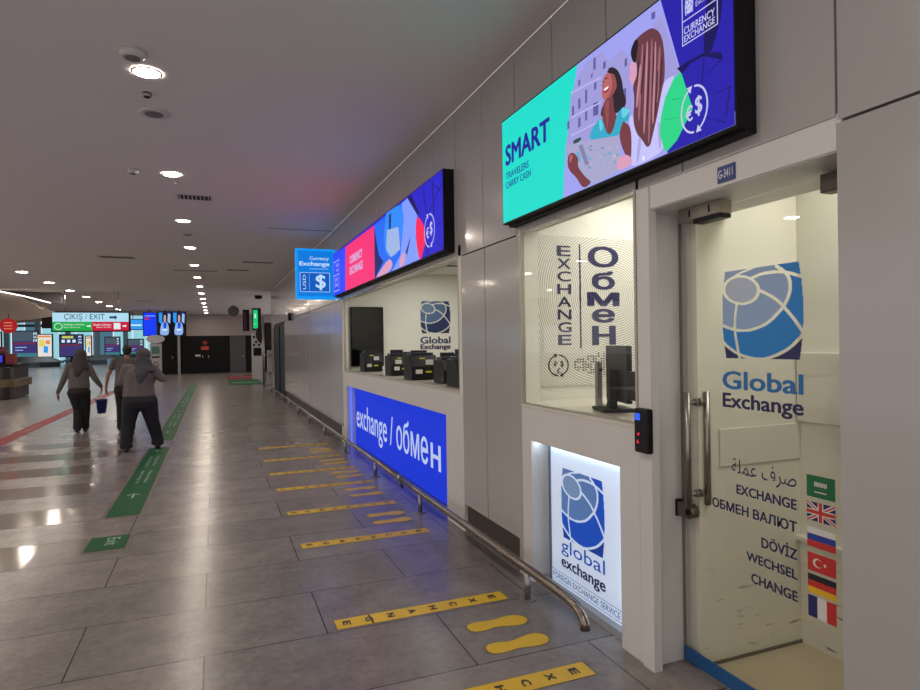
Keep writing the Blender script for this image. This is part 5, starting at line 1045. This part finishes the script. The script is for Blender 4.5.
def person(name, loc, label, J, hijab, top, pants, w=1.0, hat=None, shortsleeve=False):
    """J: joints (x,y,z) relative to loc"""
    o = empty(name, loc, label, 'person')
    hd = J['head']; nk = (hd[0], hd[1]-.02, hd[2]-.13)
    ch = J['chest']; wa = J['waist']; hp = J['hips']; k = w
    sL, sR = J['shL'], J['shR']
    body = head_segs(hd[2], hd[1], 1.0, hd[0])+[[(nk[0], nk[1], nk[2]+.05, .052, .055), (nk[0], nk[1], nk[2]-.08, .06, .06)],
        [(nk[0], nk[1], nk[2]-.08, .09*k, .06, .05), (*ch, .15*k, .10, .10), (*wa, .14*k, .10, .10), (*hp, .16*k, .115, .10)]]
    for s, sh in (('L', sL), ('R', sR)):
        el, wr = J['el'+s], J['wr'+s]; body.append([(*sh, .05, .05), (*el, .038, .038), (*wr, .026, .026)]); sg = 1 if s == 'R' else -1
        body += hand(wr, sg)
        hj, kn, an = J['hip'+s], J['kn'+s], J['an'+s]
        body.append([(*hj, .085*k, .085), (*kn, .055, .055), (*an, .036, .038)]); body.append([(*an, .036, .04), (an[0], an[1]+.13, .035, .034, .03, .025)])
    b = blob('body', SKIN, body, .0085, o, loc, smooth=4)
    # top
    T = [[(ch[0], ch[1], ch[2]+.10, .13*k, .085*k, .05), (*ch, .175*k, .12*k, .11), (*wa, .175*k, .125*k, .10), (hp[0], hp[1], J['hem'], .195*k, .135*k, .035)]]
    for s, sh in (('L', sL), ('R', sR)):
        el, wr = J['el'+s], J['wr'+s]
        T.append([(ch[0]+(sh[0]-ch[0])*.4, ch[1], sh[2]+.0, .08*k, .075, .06), (*sh, .068*k, .07, .065)])
        if shortsleeve: T.append([(*sh, .066, .066), ((sh[0]+el[0])/2, (sh[1]+el[1])/2, (sh[2]+el[2])/2, .062, .06)])
        else: T.append([(*sh, .068*k, .068), (*el, .058*k, .056), (wr[0]+(el[0]-wr[0])*.08, wr[1]+(el[1]-wr[1])*.08, wr[2]+(el[2]-wr[2])*.08, .042, .042)])
    blob('top', top, T, .012, o, loc)
    P = [[(hp[0], hp[1], J['hem'], .17*k, .12*k, .05), (hp[0], hp[1]-.015, J['hem']-.10, .205*k, .155*k, .10), (hp[0], hp[1]-.01, J['hem']-.17, .19*k, .14*k, .08)]]
    for s in 'LR':
        hj, kn, an = J['hip'+s], J['kn'+s], J['an'+s]; pw = J.get('leg', 1)
        P.append([(hj[0], hj[1]-.01, hj[2]-.02, .118*k*pw, .125*k), (*kn, .085*k*pw, .088*k), (an[0], an[1], an[2]+.08, .072*k*pw, .078), (an[0], an[1]-.005, an[2]-.01, .078*k*pw, .085, .03)])
    blob('trousers', pants, P, .012, o, loc)
    for s in 'LR':
        an = J['an'+s]; blob('shoe', SHO, [[(an[0], an[1]-.045, .045+an[2]-.09, .045, .05, .04), (an[0], an[1]+.06, .038+an[2]-.09, .047, .05, .034), (an[0], an[1]+.15, .032+an[2]-.09, .045, .05, .028)]], .01, o, loc)
    x, y, z = hd
    if hijab:
        blob('hijab', hijab, [[(x, y-.012, z+.015, .118, .122, .125)], [(x, y-.02, z-.04, .11, .115, .1), (x, y-.04, z-.15, .115, .11, .07), (x, y-.05, z-.24, .155*k, .11*k, .05)], [(x, y-.08, z-.12, .085, .06, .06), (x-.02, y-.13*k, z-.30, .09, .035, .05), (x-.04, y-.135*k, z-.40, .045, .025, .04)], [(x-.07, y-.06, z-.1, .06, .06, .08), (x-.11, y-.07, z-.26, .06, .05, .05)], [(x+.07, y-.06, z-.1, .06, .06, .08), (x+.11, y-.07, z-.26, .06, .05, .05)]], .011, o, loc, smooth=5)
    else:
        blob('hair', HAIR, [[(x, y-.02, z+.03, .09, .098, .098)], [(x, y-.05, z-.03, .078, .06, .06)]], .009, o, loc)
    return o
# woman in the wide dark trousers, seen from behind, arms folded in front
JW = dict(head=(.06, .02, 1.55), chest=(0, 0, 1.27), waist=(-.01, 0, 1.08), hips=(-.01, 0, .93), hem=.90,
  shL=(-.18, 0, 1.36), elL=(-.27, .04, 1.12), wrL=(-.12, .24, 1.12), shR=(.18, 0, 1.36), elR=(.34, .03, 1.16), wrR=(.20, .24, 1.20),
  hipL=(-.115, 0, .82), knL=(-.17, .01, .47), anL=(-.2, -.05, .09), hipR=(.12, 0, .82), knR=(.17, .08, .48), anR=(.24, .16, .09), leg=1.0)
person('person', (-1.15, 11.35, 0), 'woman in grey headscarf, taupe sweater and wide black trousers walking away', JW, HIJ2, SWT2, PNT2, w=1.3)
JB = dict(head=(.03, .02, 1.545), chest=(0, 0, 1.26), waist=(0, 0, 1.07), hips=(.0, 0, .92), hem=.90,
  shL=(-.16, 0, 1.35), elL=(-.27, 0, 1.06), wrL=(-.38, .03, .80), shR=(.16, 0, 1.35), elR=(.29, .0, 1.06), wrR=(.385, .05, .90),
  hipL=(-.085, 0, .82), knL=(-.03, .03, .46), anL=(-.03, -.07, .09), hipR=(.085, 0, .82), knR=(.1, .06, .46), anR=(.08, .1, .09), leg=.98)
person('person', (-2.55, 14.45, 0), 'woman in dark headscarf and grey sweater carrying the blue bucket', JB, HIJ, SWT, PNT, w=1.06)
JM = dict(head=(.03, .02, 1.63), chest=(0, 0, 1.33), waist=(0, 0, 1.13), hips=(0, 0, .98), hem=.93,
  shL=(-.19, 0, 1.43), elL=(-.31, -.02, 1.15), wrL=(-.36, .05, .90), shR=(.19, 0, 1.43), elR=(.27, .0, 1.15), wrR=(.3, .08, .92),
  hipL=(-.1, 0, .9), knL=(-.1, .05, .5), anL=(-.12, .12, .09), hipR=(.1, 0, .9), knR=(.1, .0, .5), anR=(.1, -.1, .09), leg=.9)
person('person', (-1.66, 14.0, 0), 'dark haired man in grey short sleeved shirt, partly behind the women', JM, None, TSH, PNT, w=1.1, shortsleeve=True)
# bucket hanging from the woman's right hand
bx, by, bz = -2.55+.385, 14.45+.05, .66
o = empty('bucket', (bx, by, .33), 'blue plastic bucket held by the woman in the dark headscarf', 'bucket')
mb = MB(); n = 24; R0, R1, z0, z1 = .078, .108, .36, .64
vs = []; fs = []
for R, z in ((R0, z0), (R1, z1), (R1+.01, z1), (R1+.01, z1-.02), (R1-.006, z1-.001), (R0-.006, z0+.01)): vs += [(bx+R*cos(2*pi*k/n), by+R*sin(2*pi*k/n), z) for k in range(n)]
for a_, b_ in ((0, 1), (2, 3), (1, 2), (4, 5), (2, 4)): fs += [(a_*n+k, a_*n+(k+1) % n, b_*n+(k+1) % n, b_*n+k) for k in range(n)]
fs += [list(range(n)), [5*n+k for k in range(n)]]
mb.add(vs, fs, 0, True); mb.build('shell', mat('bucket_blue', (24, 44, 110), .4), o)
mb = MB(); mb.tube([(bx-.112, by, .63), (bx-.09, by, .69), (bx-.03, by, .745), (bx+.03, by, .745), (bx+.09, by, .69), (bx+.112, by, .63)], .006, 8); mb.build('handle', mat('handle_white', (180, 184, 190), .5), o)
